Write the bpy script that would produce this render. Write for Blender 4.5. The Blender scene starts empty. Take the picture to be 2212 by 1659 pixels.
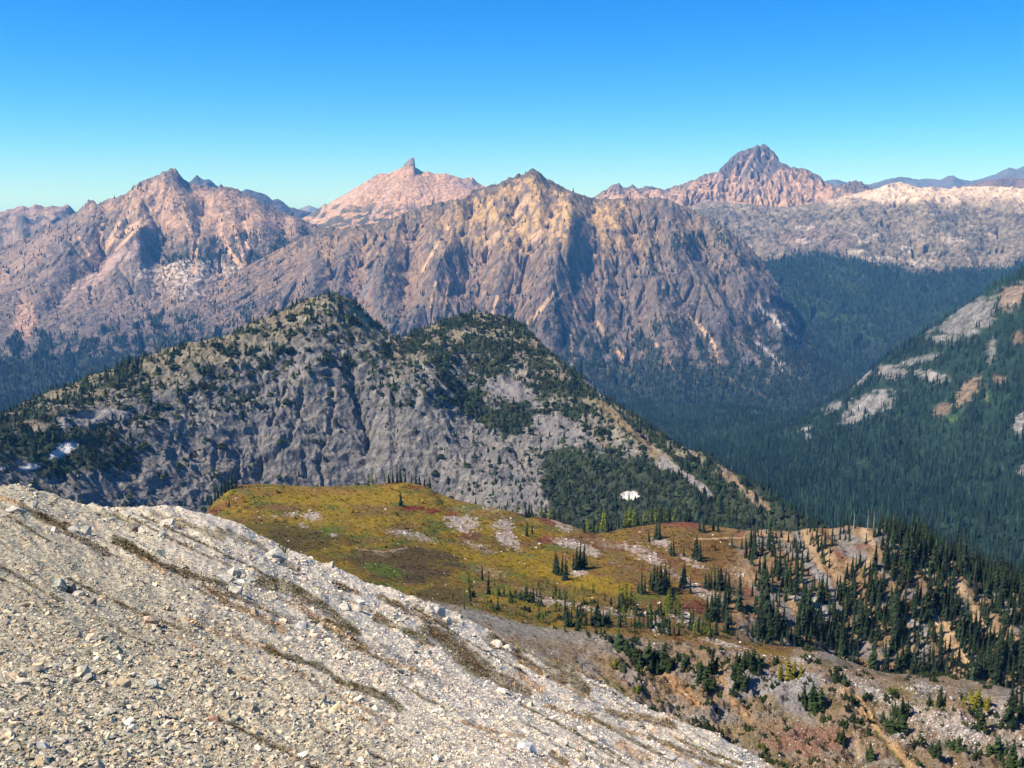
import bpy, math, random
import numpy as np

# ------------------------------------------------------------------ camera, sky, sun, exposure
SC = bpy.context.scene
COL = SC.collection
F = 2171.0                       # focal length in pixels of a 2212 px wide picture
PITCH = math.radians(10.43)
cam_d = bpy.data.cameras.new("camera")
cam = bpy.data.objects.new("camera", cam_d)
COL.objects.link(cam)
cam_d.sensor_width = 36.0
cam_d.lens = 36.0 * F / 2212.0
cam_d.clip_start = 0.1
cam_d.clip_end = 120000.0
cam.location = (0, 0, 0)
cam.rotation_euler = (math.radians(90) - PITCH, 0, 0)
SC.camera = cam

SUN_AZ = math.radians(-106.0)    # clockwise from +Y
SUN_EL = math.radians(50.0)
world = bpy.data.worlds.new("World")
SC.world = world
world.use_nodes = True
wn = world.node_tree.nodes
wl = world.node_tree.links
wn.clear()
w_out = wn.new("ShaderNodeOutputWorld")
w_bg = wn.new("ShaderNodeBackground")
w_sky = wn.new("ShaderNodeTexSky")
w_sky.sky_type = 'NISHITA'
w_sky.sun_disc = False
w_sky.sun_elevation = SUN_EL
w_sky.sun_rotation = SUN_AZ
w_sky.altitude = 2100.0
w_sky.air_density = 1.0
w_sky.dust_density = 0.0
w_sky.ozone_density = 6.0
w_hs = wn.new("ShaderNodeHueSaturation")
w_hs.inputs['Saturation'].default_value = 1.36
w_hs.inputs['Value'].default_value = 1.0
wl.new(w_sky.outputs[0], w_hs.inputs['Color'])
w_tn = wn.new("ShaderNodeVectorMath")
w_tn.operation = 'MULTIPLY'
w_tn.inputs[1].default_value = (0.64, 1.02, 1.24)   # thin, dry autumn air
wl.new(w_hs.outputs[0], w_tn.inputs[0])
wl.new(w_tn.outputs[0], w_bg.inputs['Color'])
w_bg.inputs['Strength'].default_value = 0.085
wl.new(w_bg.outputs[0], w_out.inputs['Surface'])

sun_d = bpy.data.lights.new("sun", 'SUN')
sun_d.energy = 5.0
sun_d.angle = math.radians(0.5)
sun_d.color = (1.0, 0.91, 0.77)
sun = bpy.data.objects.new("sun", sun_d)
COL.objects.link(sun)
to_sun = (math.sin(SUN_AZ) * math.cos(SUN_EL), math.cos(SUN_AZ) * math.cos(SUN_EL), math.sin(SUN_EL))
from mathutils import Vector
sun.rotation_euler = Vector(to_sun).to_track_quat('Z', 'Y').to_euler()

SC.view_settings.view_transform = 'Standard'
SC.view_settings.look = 'None'
SC.view_settings.exposure = 0.80
SC.view_settings.gamma = 1.0
SC.cycles.use_denoising = True
SC.cycles.max_bounces = 4
SC.cycles.diffuse_bounces = 2
SC.cycles.volume_bounces = 0
SC.cycles.transparent_max_bounces = 8

# ------------------------------------------------------------------ numeric helpers
rng = np.random.default_rng(7)
CP, SP = math.cos(PITCH), math.sin(PITCH)

def uv2dir(u, v):
    """picture point -> azimuth (clockwise from +Y) and tangent of elevation"""
    u = np.asarray(u, float); v = np.asarray(v, float)
    x = (u - 1106.0) / F; y = (829.5 - v) / F
    dx = x; dy = CP + y * SP; dz = -SP + y * CP
    h = np.hypot(dx, dy)
    return np.arctan2(dx, dy), dz / h

def project(x, y, z):
    f = y * CP - z * SP
    return 1106.0 + F * x / f, 829.5 - F * (y * SP + z * CP) / f

_perm = np.random.default_rng(3).permutation(256).astype(np.int32)
_perm = np.concatenate([_perm, _perm])
_ang = np.random.default_rng(5).uniform(0, 2 * np.pi, 256)
_gx, _gy = np.cos(_ang), np.sin(_ang)

def gnoise(x, y, seed=0):
    x = x + seed * 37.17; y = y - seed * 19.31
    xi = np.floor(x).astype(np.int64); yi = np.floor(y).astype(np.int64)
    xf = x - xi; yf = y - yi
    xi &= 255; yi &= 255
    def g(ix, iy, fx, fy):
        h = _perm[(_perm[ix & 255] + iy) & 255]
        return _gx[h] * fx + _gy[h] * fy
    u = xf * xf * xf * (xf * (xf * 6 - 15) + 10); v = yf * yf * yf * (yf * (yf * 6 - 15) + 10)
    a = g(xi, yi, xf, yf); b = g(xi + 1, yi, xf - 1, yf)
    c = g(xi, yi + 1, xf, yf - 1); d = g(xi + 1, yi + 1, xf - 1, yf - 1)
    return 1.5 * ((a + u * (b - a)) + v * ((c + u * (d - c)) - (a + u * (b - a))))

def fbm(x, y, octv=4, seed=0, gain=0.5, lac=2.03):
    s = 0; a = 1.0; t = 0
    for o in range(octv):
        s = s + a * gnoise(x, y, seed + o * 1.7); t += a
        a *= gain; x = x * lac; y = y * lac
    return s / t

def ridged(x, y, octv=4, seed=0, gain=0.5, lac=2.03):
    s = 0; a = 1.0; t = 0
    for o in range(octv):
        s = s + a * (1 - np.abs(gnoise(x, y, seed + o * 1.7))) ** 2; t += a
        a *= gain; x = x * lac; y = y * lac
    return s / t

def sstep(a, b, x):
    t = np.clip((x - a) / (b - a), 0, 1)
    return t * t * (3 - 2 * t)

def blur1(a, s, axis=-1):
    if s <= 0: return a
    n = int(3 * s) + 1
    k = np.exp(-0.5 * (np.arange(-n, n + 1) / s) ** 2); k /= k.sum()
    a = np.moveaxis(a, axis, -1)
    p = np.concatenate([np.repeat(a[..., :1], n, -1), a, np.repeat(a[..., -1:], n, -1)], -1)
    out = sum(k[i] * p[..., i:i + a.shape[-1]] for i in range(len(k)))
    return np.moveaxis(out, -1, axis)

def blur2(a, s, t=None):
    return blur1(blur1(a, s, 0), s if t is None else t, 1)

def polydist(U, V, pts):
    """distance of picture points to a polyline"""
    d = np.full(U.shape, 1e9)
    for (x0, y0), (x1, y1) in zip(pts[:-1], pts[1:]):
        ex, ey = x1 - x0, y1 - y0; L = ex * ex + ey * ey + 1e-9
        t = np.clip(((U - x0) * ex + (V - y0) * ey) / L, 0, 1)
        d = np.minimum(d, np.hypot(U - x0 - t * ex, V - y0 - t * ey))
    return d

# ------------------------------------------------------------------ terrain sheets
class Sheet:
    """A terrain sheet lofted between contour lines. Each line is a list of (u, v, r): a sight line and the
    metres along the ground to it; v may be ('z', height)."""
    def __init__(s, lines, rows, ulim=(-260, 2470), cols=900, crest=None, smooth=12, jag=None, seed=0, back=None, csmooth=26):
        te_true = None
        s.seed = seed
        a0 = float(uv2dir(ulim[0], 700)[0]); a1 = float(uv2dir(ulim[1], 700)[0])
        s.az = np.linspace(a0, a1, cols); s.nc = cols
        Rk, Zk = [], []
        px = (ulim[1] - ulim[0]) / cols
        for k, L in enumerate(lines):
            A, R, Z = [], [], []
            for (u, v, r) in L:
                if isinstance(v, tuple):
                    a = float(uv2dir(u, 1000)[0]); z = v[1]
                else:
                    a, t = uv2dir(u, v); z = float(t) * r
                A.append(float(a)); R.append(r); Z.append(z)
            A = np.array(A); o = np.argsort(A, kind='stable')
            r = np.interp(s.az, A[o], np.array(R)[o])
            te = np.interp(s.az, A[o], (np.array(Z) / np.array(R))[o])
            if k != crest:
                r = blur1(r, smooth / px); te = blur1(te, smooth / px)
            else:
                r = blur1(r, smooth * 0.5 / px)
                te_true = te
                if jag:
                    ua = 1106 + F * np.tan(s.az)
                    te_true = te + jag[0] / F * (fbm(ua / jag[1], ua * 0 + 0.5, 4, seed + 40, 0.6))
                te = blur1(te, csmooth / px)
            Rk.append(r); Zk.append(te * r)
        s.crest = crest
        Rk = np.array(Rk); Zk = np.array(Zk)
        for k in range(1, len(Rk)):
            Rk[k] = np.maximum(Rk[k], Rk[k - 1] * 1.004)
        s.crest_te = te_true
        s.crest_r = Rk[crest] if crest is not None else None
        sec = (Zk[1:] - Zk[:-1]) / (Rk[1:] - Rk[:-1])
        K = len(Rk)
        mi = np.zeros((K, cols)); mo = np.zeros((K, cols))
        for k in range(K):
            if k == 0: mi[k] = mo[k] = sec[0]
            elif k == K - 1: mi[k] = mo[k] = sec[-1]
            else:
                p, q = sec[k - 1], sec[k]
                same = p * q > 0
                m = np.where(same, 2 * p * q / np.where(same, p + q, 1), 0)
                if k == crest and back == 'sharp':
                    mi[k] = p; mo[k] = q
                else:
                    mi[k] = mo[k] = m
        RR, ZZ, SS = [], [], []
        for k in range(K - 1):
            n = rows[k]
            for i in range(n + (1 if k == K - 2 else 0)):
                t = i / n
                h = Rk[k + 1] - Rk[k]
                RR.append(Rk[k] + t * h)
                ZZ.append((2 * t ** 3 - 3 * t * t + 1) * Zk[k] + (t ** 3 - 2 * t * t + t) * h * mo[k]
                          + (-2 * t ** 3 + 3 * t * t) * Zk[k + 1] + (t ** 3 - t * t) * h * mi[k + 1])
                SS.append(k + t)
        s.R = np.array(RR); s.Z = np.array(ZZ); s.S = np.array(SS)[:, None] + np.zeros((1, cols))
        s.update()
    def update(s):
        s.X = s.R * np.sin(s.az)[None]; s.Y = s.R * np.cos(s.az)[None]
        s.U, s.V = project(s.X, s.Y, s.Z)
    def metric(s):
        daz = s.az[1] - s.az[0]
        rs = np.gradient(s.R, axis=0); ri = np.gradient(s.R, axis=1)
        gr = np.gradient(s.Z, axis=0) / np.maximum(rs, 1e-3)
        gx = (np.gradient(s.Z, axis=1) - gr * ri) / (s.R * daz)
        return gx, gr, rs, ri, daz
    def slope(s):
        gx, gr, *_ = s.metric()
        return np.hypot(gx, gr)
    def erode(s, n=20000, steps=60, passes=6, ks=0.05, kd=0.03, cap=1.0, seed=1, rowlim=None, inertia=0.25, keep=None):
        """many rain drops run down the sheet at once, cut it and leave their load; the tracks are kept as flow"""
        g = np.random.default_rng(seed)
        nr, nc = s.Z.shape
        flow = np.zeros(nr * nc); dep = np.zeros(nr * nc)
        r0, r1 = rowlim or (1, nr - 2)
        for p in range(passes):
            gx, gr, rs, ri, daz = s.metric()
            j = g.uniform(r0, r1, n); i = g.uniform(1, nc - 2, n)
            vx = np.zeros(n); vr = np.zeros(n); load = np.zeros(n); sp = np.ones(n); live = np.ones(n, bool)
            dz = np.zeros(nr * nc)
            Zc = s.Z.ravel()
            for t in range(steps):
                ji = np.clip(j.astype(int), 0, nr - 2); ii = np.clip(i.astype(int), 0, nc - 2)
                k = ji * nc + ii
                ax = gx.ravel()[k]; ar = gr.ravel()[k]
                vx = vx * inertia - ax * (1 - inertia); vr = vr * inertia - ar * (1 - inertia)
                L = np.hypot(vx, vr) + 1e-6
                ux, ur = vx / L, vr / L
                cx = s.R.ravel()[k] * daz; cr = rs.ravel()[k]
                step = np.minimum(cx, cr) / np.maximum(np.maximum(np.abs(ux) * np.minimum(cx, cr) / cx, np.abs(ur) * np.minimum(cx, cr) / cr), 1e-3)
                di = ux * step / cx
                dj = (ur * step - ri.ravel()[k] * di) / cr
                m = np.maximum(np.abs(di), np.abs(dj)); sc = np.where(m > 1, 1 / m, 1)
                di *= sc; dj *= sc
                sl = np.hypot(ax, ar)
                c = np.maximum(sl, 0.02) * cap * np.minimum(sp, 4)
                ero = np.where(load < c, ks * (c - load), -kd * (load - c)) * live
                load += ero
                w = ero * cx
                fx = i - ii; fy = j - ji
                for (oj, oi, ww) in ((0, 0, (1 - fx) * (1 - fy)), (0, 1, fx * (1 - fy)), (1, 0, (1 - fx) * fy), (1, 1, fx * fy)):
                    kk = np.clip(k + oj * nc + oi, 0, nr * nc - 1)
                    dz -= np.bincount(kk, w * ww, nr * nc)
                    flow += np.bincount(kk, live * ww, nr * nc)
                sp = sp * 0.9 + sl * 0.6
                i = i + di * live; j = j + dj * live
                live &= (i > 1) & (i < nc - 3) & (j > 1) & (j < nr - 3)
            dz = blur2(dz.reshape(nr, nc), 0.6)
            if keep is not None: dz = dz * keep
            s.Z = s.Z + np.clip(dz, -0.006 * s.R, 0.0012 * s.R)
        s.flow = flow.reshape(nr, nc) / (passes * n / (nr * nc))
        s.update()
    def snap(s, widths=((0.12, 40), (0.03, 14), (0.011, 0))):
        """bring the skyline of the sheet back to its surveyed crest"""
        tot = 0
        for w, sm in widths:
            te = (s.Z / s.R)
            win = np.abs(np.log(s.R / s.crest_r[None])) < 0.10
            mx = np.where(win, te, -9).max(0)
            d = s.crest_te - mx
            if sm: d = blur1(d, sm)
            s.Z = s.Z + s.R * d[None] * np.exp(-(np.log(s.R / s.crest_r[None]) / w) ** 2)
        s.update()
    def hit(s, u, v):
        """first visible ground point on the sight line through (u, v)"""
        a, t = uv2dir(u, v)
        c = (float(a) - s.az[0]) / (s.az[1] - s.az[0])
        c = min(max(c, 0), s.nc - 1.001); i = int(c); f = c - i
        R = s.R[:, i] * (1 - f) + s.R[:, i + 1] * f
        Z = s.Z[:, i] * (1 - f) + s.Z[:, i + 1] * f
        te = Z / R - float(t)
        k = np.argmax(te > 0) if (te > 0).any() else int(np.argmax(te))
        if k == 0: k = 1
        d = te[k] - te[k - 1]
        w = 0 if (te[k] <= 0 or d <= 0) else -te[k - 1] / d
        w = min(max(w, 0), 1) if te[k] > 0 else 1.0
        r = R[k - 1] + w * (R[k] - R[k - 1]); z = Z[k - 1] + w * (Z[k] - Z[k - 1])
        return r * math.sin(a), r * math.cos(a), z, r
    def visible(s):
        te = s.Z / s.R
        m = np.maximum.accumulate(te, axis=0)
        return te >= m - 1e-9
    def mesh(s, name, mat, col, label, cat, keep=None):
        nr, nc = s.Z.shape
        co = np.stack([s.X, s.Y, s.Z], -1).reshape(-1, 3)
        a = (np.arange(nr - 1)[:, None] * nc + np.arange(nc - 1)[None])
        q = np.stack([a, a + 1, a + nc + 1, a + nc], -1).reshape(-1, 4)
        if keep is not None:
            kk = keep[:-1, :-1].reshape(-1)
            q = q[kk]
        o = mesh_object(name, co, q, mat, smooth=True, color=col.reshape(-1, 3))
        o['kind'] = 'structure'
        o['label'] = label; o['category'] = cat
        return o

def mesh_object(name, co, faces, mat, smooth=False, color=None, parent=None, link=True):
    me = bpy.data.meshes.new(name)
    faces = np.asarray(faces, dtype=np.int32)
    n, w = faces.shape
    me.vertices.add(len(co)); me.vertices.foreach_set('co', np.ascontiguousarray(co, dtype=np.float32).ravel())
    me.loops.add(n * w); me.loops.foreach_set('vertex_index', faces.ravel())
    me.polygons.add(n); me.polygons.foreach_set('loop_start', np.arange(0, n * w, w, dtype=np.int32))
    me.polygons.foreach_set('loop_total', np.full(n, w, dtype=np.int32))
    me.update(calc_edges=True)
    me.polygons.foreach_set('use_smooth', np.full(n, smooth, dtype=bool))
    if color is not None:
        at = me.attributes.new('tone', 'FLOAT_COLOR', 'POINT')
        c4 = np.ones((len(co), 4), np.float32); c4[:, :3] = color
        at.data.foreach_set('color', c4.ravel())
    me.materials.append(mat)
    o = bpy.data.objects.new(name, me)
    if link: COL.objects.link(o)
    if parent is not None: o.parent = parent
    return o

# ------------------------------------------------------------------ materials
def ground_material(name, scales=((0.5, 0.35),), bump=(), rough=0.95, stretch=(1, 1, 1), attr='tone', cells=None):
    m = bpy.data.materials.new(name); m.use_nodes = True
    nt = m.node_tree; N = nt.nodes; L = nt.links
    b = N['Principled BSDF']; b.inputs['Roughness'].default_value = rough
    b.inputs['Specular IOR Level'].default_value = 0.15
    at = N.new('ShaderNodeAttribute'); at.attribute_name = attr
    geo = N.new('ShaderNodeNewGeometry')
    mp = N.new('ShaderNodeMapping'); mp.inputs['Scale'].default_value = stretch
    L.new(geo.outputs['Position'], mp.inputs['Vector'])
    cur = at.outputs['Color']
    for sc, amt in scales:
        nz = N.new('ShaderNodeTexNoise'); nz.inputs['Scale'].default_value = sc
        nz.inputs['Detail'].default_value = 4.0; nz.inputs['Roughness'].default_value = 0.65
        L.new(mp.outputs[0], nz.inputs['Vector'])
        mr = N.new('ShaderNodeMapRange')
        mr.inputs['From Min'].default_value = 0.3; mr.inputs['From Max'].default_value = 0.7
        mr.inputs['To Min'].default_value = 1 - amt; mr.inputs['To Max'].default_value = 1 + amt
        L.new(nz.outputs['Fac'], mr.inputs['Value'])
        vm = N.new('ShaderNodeVectorMath'); vm.operation = 'SCALE'
        L.new(cur, vm.inputs[0]); L.new(mr.outputs[0], vm.inputs['Scale'])
        cur = vm.outputs[0]
    if cells:
        vo = N.new('ShaderNodeTexVoronoi'); vo.inputs['Scale'].default_value = cells[0]
        L.new(mp.outputs[0], vo.inputs['Vector'])
        mr = N.new('ShaderNodeMapRange')
        mr.inputs['To Min'].default_value = 1 - cells[1]; mr.inputs['To Max'].default_value = 1 + cells[1]
        sx = N.new('ShaderNodeSeparateColor'); L.new(vo.outputs['Color'], sx.inputs[0])
        L.new(sx.outputs[0], mr.inputs['Value'])
        vm = N.new('ShaderNodeVectorMath'); vm.operation = 'SCALE'
        L.new(cur, vm.inputs[0]); L.new(mr.outputs[0], vm.inputs['Scale'])
        cur = vm.outputs[0]
    L.new(cur, b.inputs['Base Color'])
    nrm = None
    for sc, dist in bump:
        if sc < 0:                                    # broken, jointed rock
            nz = N.new('ShaderNodeTexVoronoi'); nz.inputs['Scale'].default_value = -sc
            wv = N.new('ShaderNodeTexNoise'); wv.inputs['Scale'].default_value = -sc * 1.3; wv.inputs['Detail'].default_value = 3
            L.new(mp.outputs[0], wv.inputs['Vector'])
            ad = N.new('ShaderNodeVectorMath'); ad.operation = 'MULTIPLY_ADD'; k = 0.9 / -sc
            ad.inputs[1].default_value = (k, k, k)
            L.new(wv.outputs['Color'], ad.inputs[0]); L.new(mp.outputs[0], ad.inputs[2])
            L.new(ad.outputs[0], nz.inputs['Vector'])
        else:
            nz = N.new('ShaderNodeTexNoise'); nz.inputs['Scale'].default_value = sc
            nz.inputs['Detail'].default_value = 5.0; nz.inputs['Roughness'].default_value = 0.7
            L.new(mp.outputs[0], nz.inputs['Vector'])
        bp = N.new('ShaderNodeBump'); bp.inputs['Strength'].default_value = 1.0
        bp.inputs['Distance'].default_value = dist
        L.new(nz.outputs[0], bp.inputs['Height'])
        if nrm: L.new(nrm, bp.inputs['Normal'])
        nrm = bp.outputs[0]
    if nrm: L.new(nrm, b.inputs['Normal'])
    return m

def plain_material(name, col, vary=0.25, rough=0.9, noise=0.0, attr=None, hue=None):
    m = bpy.data.materials.new(name); m.use_nodes = True
    nt = m.node_tree; N = nt.nodes; L = nt.links
    b = N['Principled BSDF']; b.inputs['Roughness'].default_value = rough
    b.inputs['Specular IOR Level'].default_value = 0.15
    if attr:
        at = N.new('ShaderNodeAttribute'); at.attribute_name = attr
        cur = at.outputs['Color']
    else:
        rgb = N.new('ShaderNodeRGB'); rgb.outputs[0].default_value = (*col, 1); cur = rgb.outputs[0]
    oi = N.new('ShaderNodeObjectInfo')
    mr = N.new('ShaderNodeMapRange'); mr.inputs['To Min'].default_value = 1 - vary; mr.inputs['To Max'].default_value = 1 + vary
    L.new(oi.outputs['Random'], mr.inputs['Value'])
    vm = N.new('ShaderNodeVectorMath'); vm.operation = 'SCALE'
    L.new(cur, vm.inputs[0]); L.new(mr.outputs[0], vm.inputs['Scale']); cur = vm.outputs[0]
    if noise:
        geo = N.new('ShaderNodeNewGeometry')
        nz = N.new('ShaderNodeTexNoise'); nz.inputs['Scale'].default_value = noise; nz.inputs['Detail'].default_value = 4
        L.new(geo.outputs['Position'], nz.inputs['Vector'])
        mr = N.new('ShaderNodeMapRange'); mr.inputs['From Min'].default_value = 0.3; mr.inputs['From Max'].default_value = 0.7
        mr.inputs['To Min'].default_value = 0.6; mr.inputs['To Max'].default_value = 1.4
        L.new(nz.outputs['Fac'], mr.inputs['Value'])
        vm = N.new('ShaderNodeVectorMath'); vm.operation = 'SCALE'
        L.new(cur, vm.inputs[0]); L.new(mr.outputs[0], vm.inputs['Scale']); cur = vm.outputs[0]
    L.new(cur, b.inputs['Base Color'])
    return m

def lerp3(base, col, w):
    return base * (1 - w[..., None]) + np.asarray(col)[None, None] * w[..., None]

def const(shape, col):
    return np.zeros(shape + (3,)) + np.asarray(col)

def blob(S, u, v, ru, rv, n=0.5, sc=1.0, seed=0, rot=0.0):
    """soft ragged patch on a sheet round one of its points"""
    du, dv = S.U - u, S.V - v
    if rot:
        c, s_ = math.cos(rot), math.sin(rot)
        du, dv = du * c + dv * s_, -du * s_ + dv * c
    d = np.sqrt((du / ru) ** 2 + (dv / rv) ** 2)
    d = d + n * fbm(S.U / (sc * max(ru, 6) * 0.6), S.V / (sc * max(rv, 6) * 0.6), 3, seed + u * 0.01)
    return 1 - sstep(0.7, 1.15, d)

def streak(S, pts, w, n=0.6, seed=0, taper=None):
    sel = (S.V > min(p[1] for p in pts) - 40) & (S.V < max(p[1] for p in pts) + 40)
    d = np.full(S.U.shape, 1e3)
    wob = w * n * fbm(S.U[sel] / (w * 4), S.V[sel] / (w * 4), 3, seed + pts[0][0] * 0.013)
    d[sel] = polydist(S.U[sel], S.V[sel], pts) + wob
    return 1 - sstep(w * 0.45, w * 1.1, d)
# ------------------------------------------------------------------ the land: survey lines (u, v, metres)
LO, HI = -260, 2470
def flat(r, z): return [(LO, ('z', z), r), (HI, ('z', z), r)]

# scree ridge the camera stands on
A = Sheet([
    flat(0.4, -1.62),
    [(-260,1700,5.2),(0,1659,5.6),(550,1659,6.6),(1106,1659,8.5),(1400,1720,9.5),(1680,1950,9.0),(2212,2500,9),(2470,2700,9)],
    [(-260,1330,12.5),(0,1330,13),(500,1400,14),(1000,1500,17),(1300,1590,19),(1500,1640,19.5),(1680,1760,17),(2212,2300,15)],
    [(-260,1020,47),(0,1047,47),(60,1052,47),(100,1064,47.5),(130,1077,48),(170,1088,48),(210,1096,48.5),(260,1100,49),(330,1096,50),(380,1098,50.5),(440,1110,51),(480,1120,51),(520,1137,51),(560,1157,51),(620,1190,51),(660,1204,51),(700,1216,51),(760,1246,51),(850,1277,52),(930,1305,52),(1000,1337,52),(1060,1370,51),(1100,1397,50),(1180,1427,49),(1250,1442,48),(1330,1492,45),(1400,1532,42),(1480,1564,39),(1560,1592,35),(1620,1627,32),(1680,1661,29),(1800,1742,26),(2212,2100,24)],
    [(-260,1150,75),(440,1230,82),(1000,1440,80),(1300,1580,72),(1680,1740,52),(2212,2150,42)],
], rows=[70, 170, 190, 30], cols=1150, crest=3, seed=11, smooth=60, csmooth=30)

# meadow bench and the wooded rocky step at its side
B = Sheet([
    flat(118, -84),
    [(-260,1250,230),(0,1250,230),(900,1395,250),(1200,1450,250),(1400,1530,242),(1560,1600,236),(1700,1670,226),(1900,1700,220),(2212,1705,225),(2470,1705,225)],
    [(-260,1150,300),(440,1160,300),(700,1235,300),(850,1282,295),(1010,1309,290),(1155,1350,286),(1271,1361,285),(1410,1376,285),(1517,1385,285),(1645,1412,281),(1728,1420,278),(1791,1438,275),(1824,1455,272),(1894,1485,270),(1976,1486,272),(2043,1478,280),(2125,1491,282),(2208,1508,282),(2470,1560,285)],
    [(-260,1135,345),(440,1150,345),(700,1192,350),(1000,1287,335),(1300,1332,325),(1517,1368,315),(1600,1388,325),(1680,1415,345),(1760,1450,370),(1850,1484,378),(2000,1530,380),(2212,1560,385),(2470,1640,390)],
    [(-260,1135,430),(440,1128,430),(600,1122,430),(860,1132,430),(1000,1182,420),(1200,1237,400),(1400,1252,392),(1517,1272,388),(1600,1292,388),(1700,1325,395),(1850,1330,405),(2000,1375,405),(2212,1440,410),(2470,1540,415)],
    [(-260,1170,520),(300,1165,520),(400,1140,505),(440,1110,500),(455,1092,500),(470,1078,500),(500,1054,505),(530,1047,510),(560,1045,515),(640,1050,520),(700,1051,520),(800,1047,520),(850,1042,518),(880,1041,515),(930,1053,505),(960,1076,495),(1000,1086,490),(1050,1093,490),(1120,1109,490),(1200,1124,485),(1290,1153,470),(1350,1141,470),(1440,1131,465),(1480,1126,462),(1540,1136,460),(1600,1144,457),(1700,1151,452),(1760,1141,446),(1800,1146,444),(1870,1141,440),(1900,1138,440),(1940,1152,440),(2000,1180,440),(2076,1216,442),(2140,1240,445),(2212,1262,448),(2470,1440,455)],
    [(-260,1300,600),(440,1250,600),(900,1160,600),(1300,1250,560),(1600,1260,540),(1900,1260,530),(2212,1400,530),(2470,1560,530)],
    flat(880, -470),
], rows=[12, 110, 70, 70, 95, 95, 25, 10], cols=1150, crest=5, seed=21, smooth=16, jag=(1.0, 22.0))

# rocky double dome
C = Sheet([
    flat(760, -470),
    [(-260,1100,1050),(0,1080,1080),(300,1130,1150),(600,1120,1220),(800,1080,1260),(900,1080,1250),(1050,1110,1200),(1200,1150,1120),(1350,1180,1050),(1500,1200,980),(1700,1230,930),(1900,1260,900),(2470,1350,900)],
    [(-260,1010,1120),(0,990,1150),(300,990,1230),(480,980,1275),(560,965,1302),(640,960,1300),(720,955,1312),(790,950,1328),(860,950,1318),(1000,990,1290),(1100,1000,1270),(1200,1040,1220),(1350,1080,1130),(1500,1110,1050),(1700,1160,970),(1900,1210,930),(2470,1300,930)],
    [(-260,950,1180),(0,930,1220),(150,880,1290),(300,860,1330),(500,800,1398),(600,790,1420),(680,780,1415),(760,780,1440),(850,800,1412),(930,840,1385),(1000,880,1408),(1100,890,1390),(1200,920,1340),(1350,970,1230),(1500,1030,1120),(1700,1120,1000),(1900,1190,950),(2470,1280,950)],
    [(-260,970,1300),(-100,932,1320),(0,898,1340),(30,882,1350),(60,868,1360),(100,850,1375),(150,832,1390),(200,812,1402),(230,801,1410),(290,778,1430),(330,764,1445),(380,748,1460),(430,737,1475),(470,731,1490),(500,722,1500),(530,704,1510),(560,692,1520),(590,680,1530),(610,672,1540),(640,655,1550),(665,644,1556),(690,639,1560),(710,635,1560),(730,636,1560),(760,648,1560),(775,660,1565),(790,672,1570),(805,688,1580),(820,702,1590),(845,718,1620),(865,736,1640),(872,728,1665),(890,718,1680),(920,708,1700),(970,687,1710),(1010,677,1710),(1050,677,1705),(1080,683,1700),(1120,697,1680),(1150,722,1640),(1190,762,1580),(1220,786,1530),(1250,813,1480),(1300,851,1400),(1350,887,1330),(1400,921,1270),(1450,953,1220),(1530,989,1150),(1600,1029,1090),(1680,1079,1030),(1730,1113,1000),(1780,1143,980),(1900,1205,970),(2470,1310,970)],
    [(-260,1050,1500),(0,960,1560),(500,790,1700),(850,800,1800),(1250,860,1700),(1600,1080,1250),(1800,1200,1100),(2470,1350,1080)],
    flat(2400, -900),
], rows=[8, 110, 120, 130, 22, 8], cols=1050, crest=4, seed=31, smooth=14, jag=(3.0, 16.0))

# deep wooded valley with the spur at its far side
V = Sheet([
    flat(1000, -540),
    [(-260,('z',-760),1800),(1000,('z',-720),1800),(1400,1120,1700),(1700,1185,1500),(2000,1235,1400),(2212,1265,1350),(2470,1310,1350)],
    [(-260,980,2600),(0,970,2600),(1000,960,2600),(1400,1000,2500),(1550,1020,2300),(1700,1050,2150),(2000,1080,2000),(2212,1080,1900),(2470,1080,1900)],
    [(-260,920,3300),(0,910,3300),(1000,900,3300),(1300,930,3300),(1500,930,3200),(1600,920,3100),(1700,940,2800),(1800,930,2600),(2000,900,2450),(2212,860,2350),(2470,840,2300)],
    [(-260,885,4000),(0,872,4000),(1000,865,4000),(1400,885,4000),(1600,878,3800),(1690,895,3450),(1740,898,3250),(1790,872,3050),(1820,850,3000),(1850,825,2950),(1890,790,2900),(1940,755,2870),(2000,715,2850),(2060,676,2830),(2120,638,2810),(2160,618,2800),(2180,608,2800),(2212,585,2800),(2300,535,2800),(2470,470,2800)],
    [(-260,880,4500),(1300,885,4600),(1600,885,4400),(1740,930,3700),(1900,850,3400),(2212,680,3300),(2470,600,3300)],
    flat(5600, -900),
], rows=[8, 60, 110, 110, 20, 10], cols=800, crest=4, seed=41, smooth=16)

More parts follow.
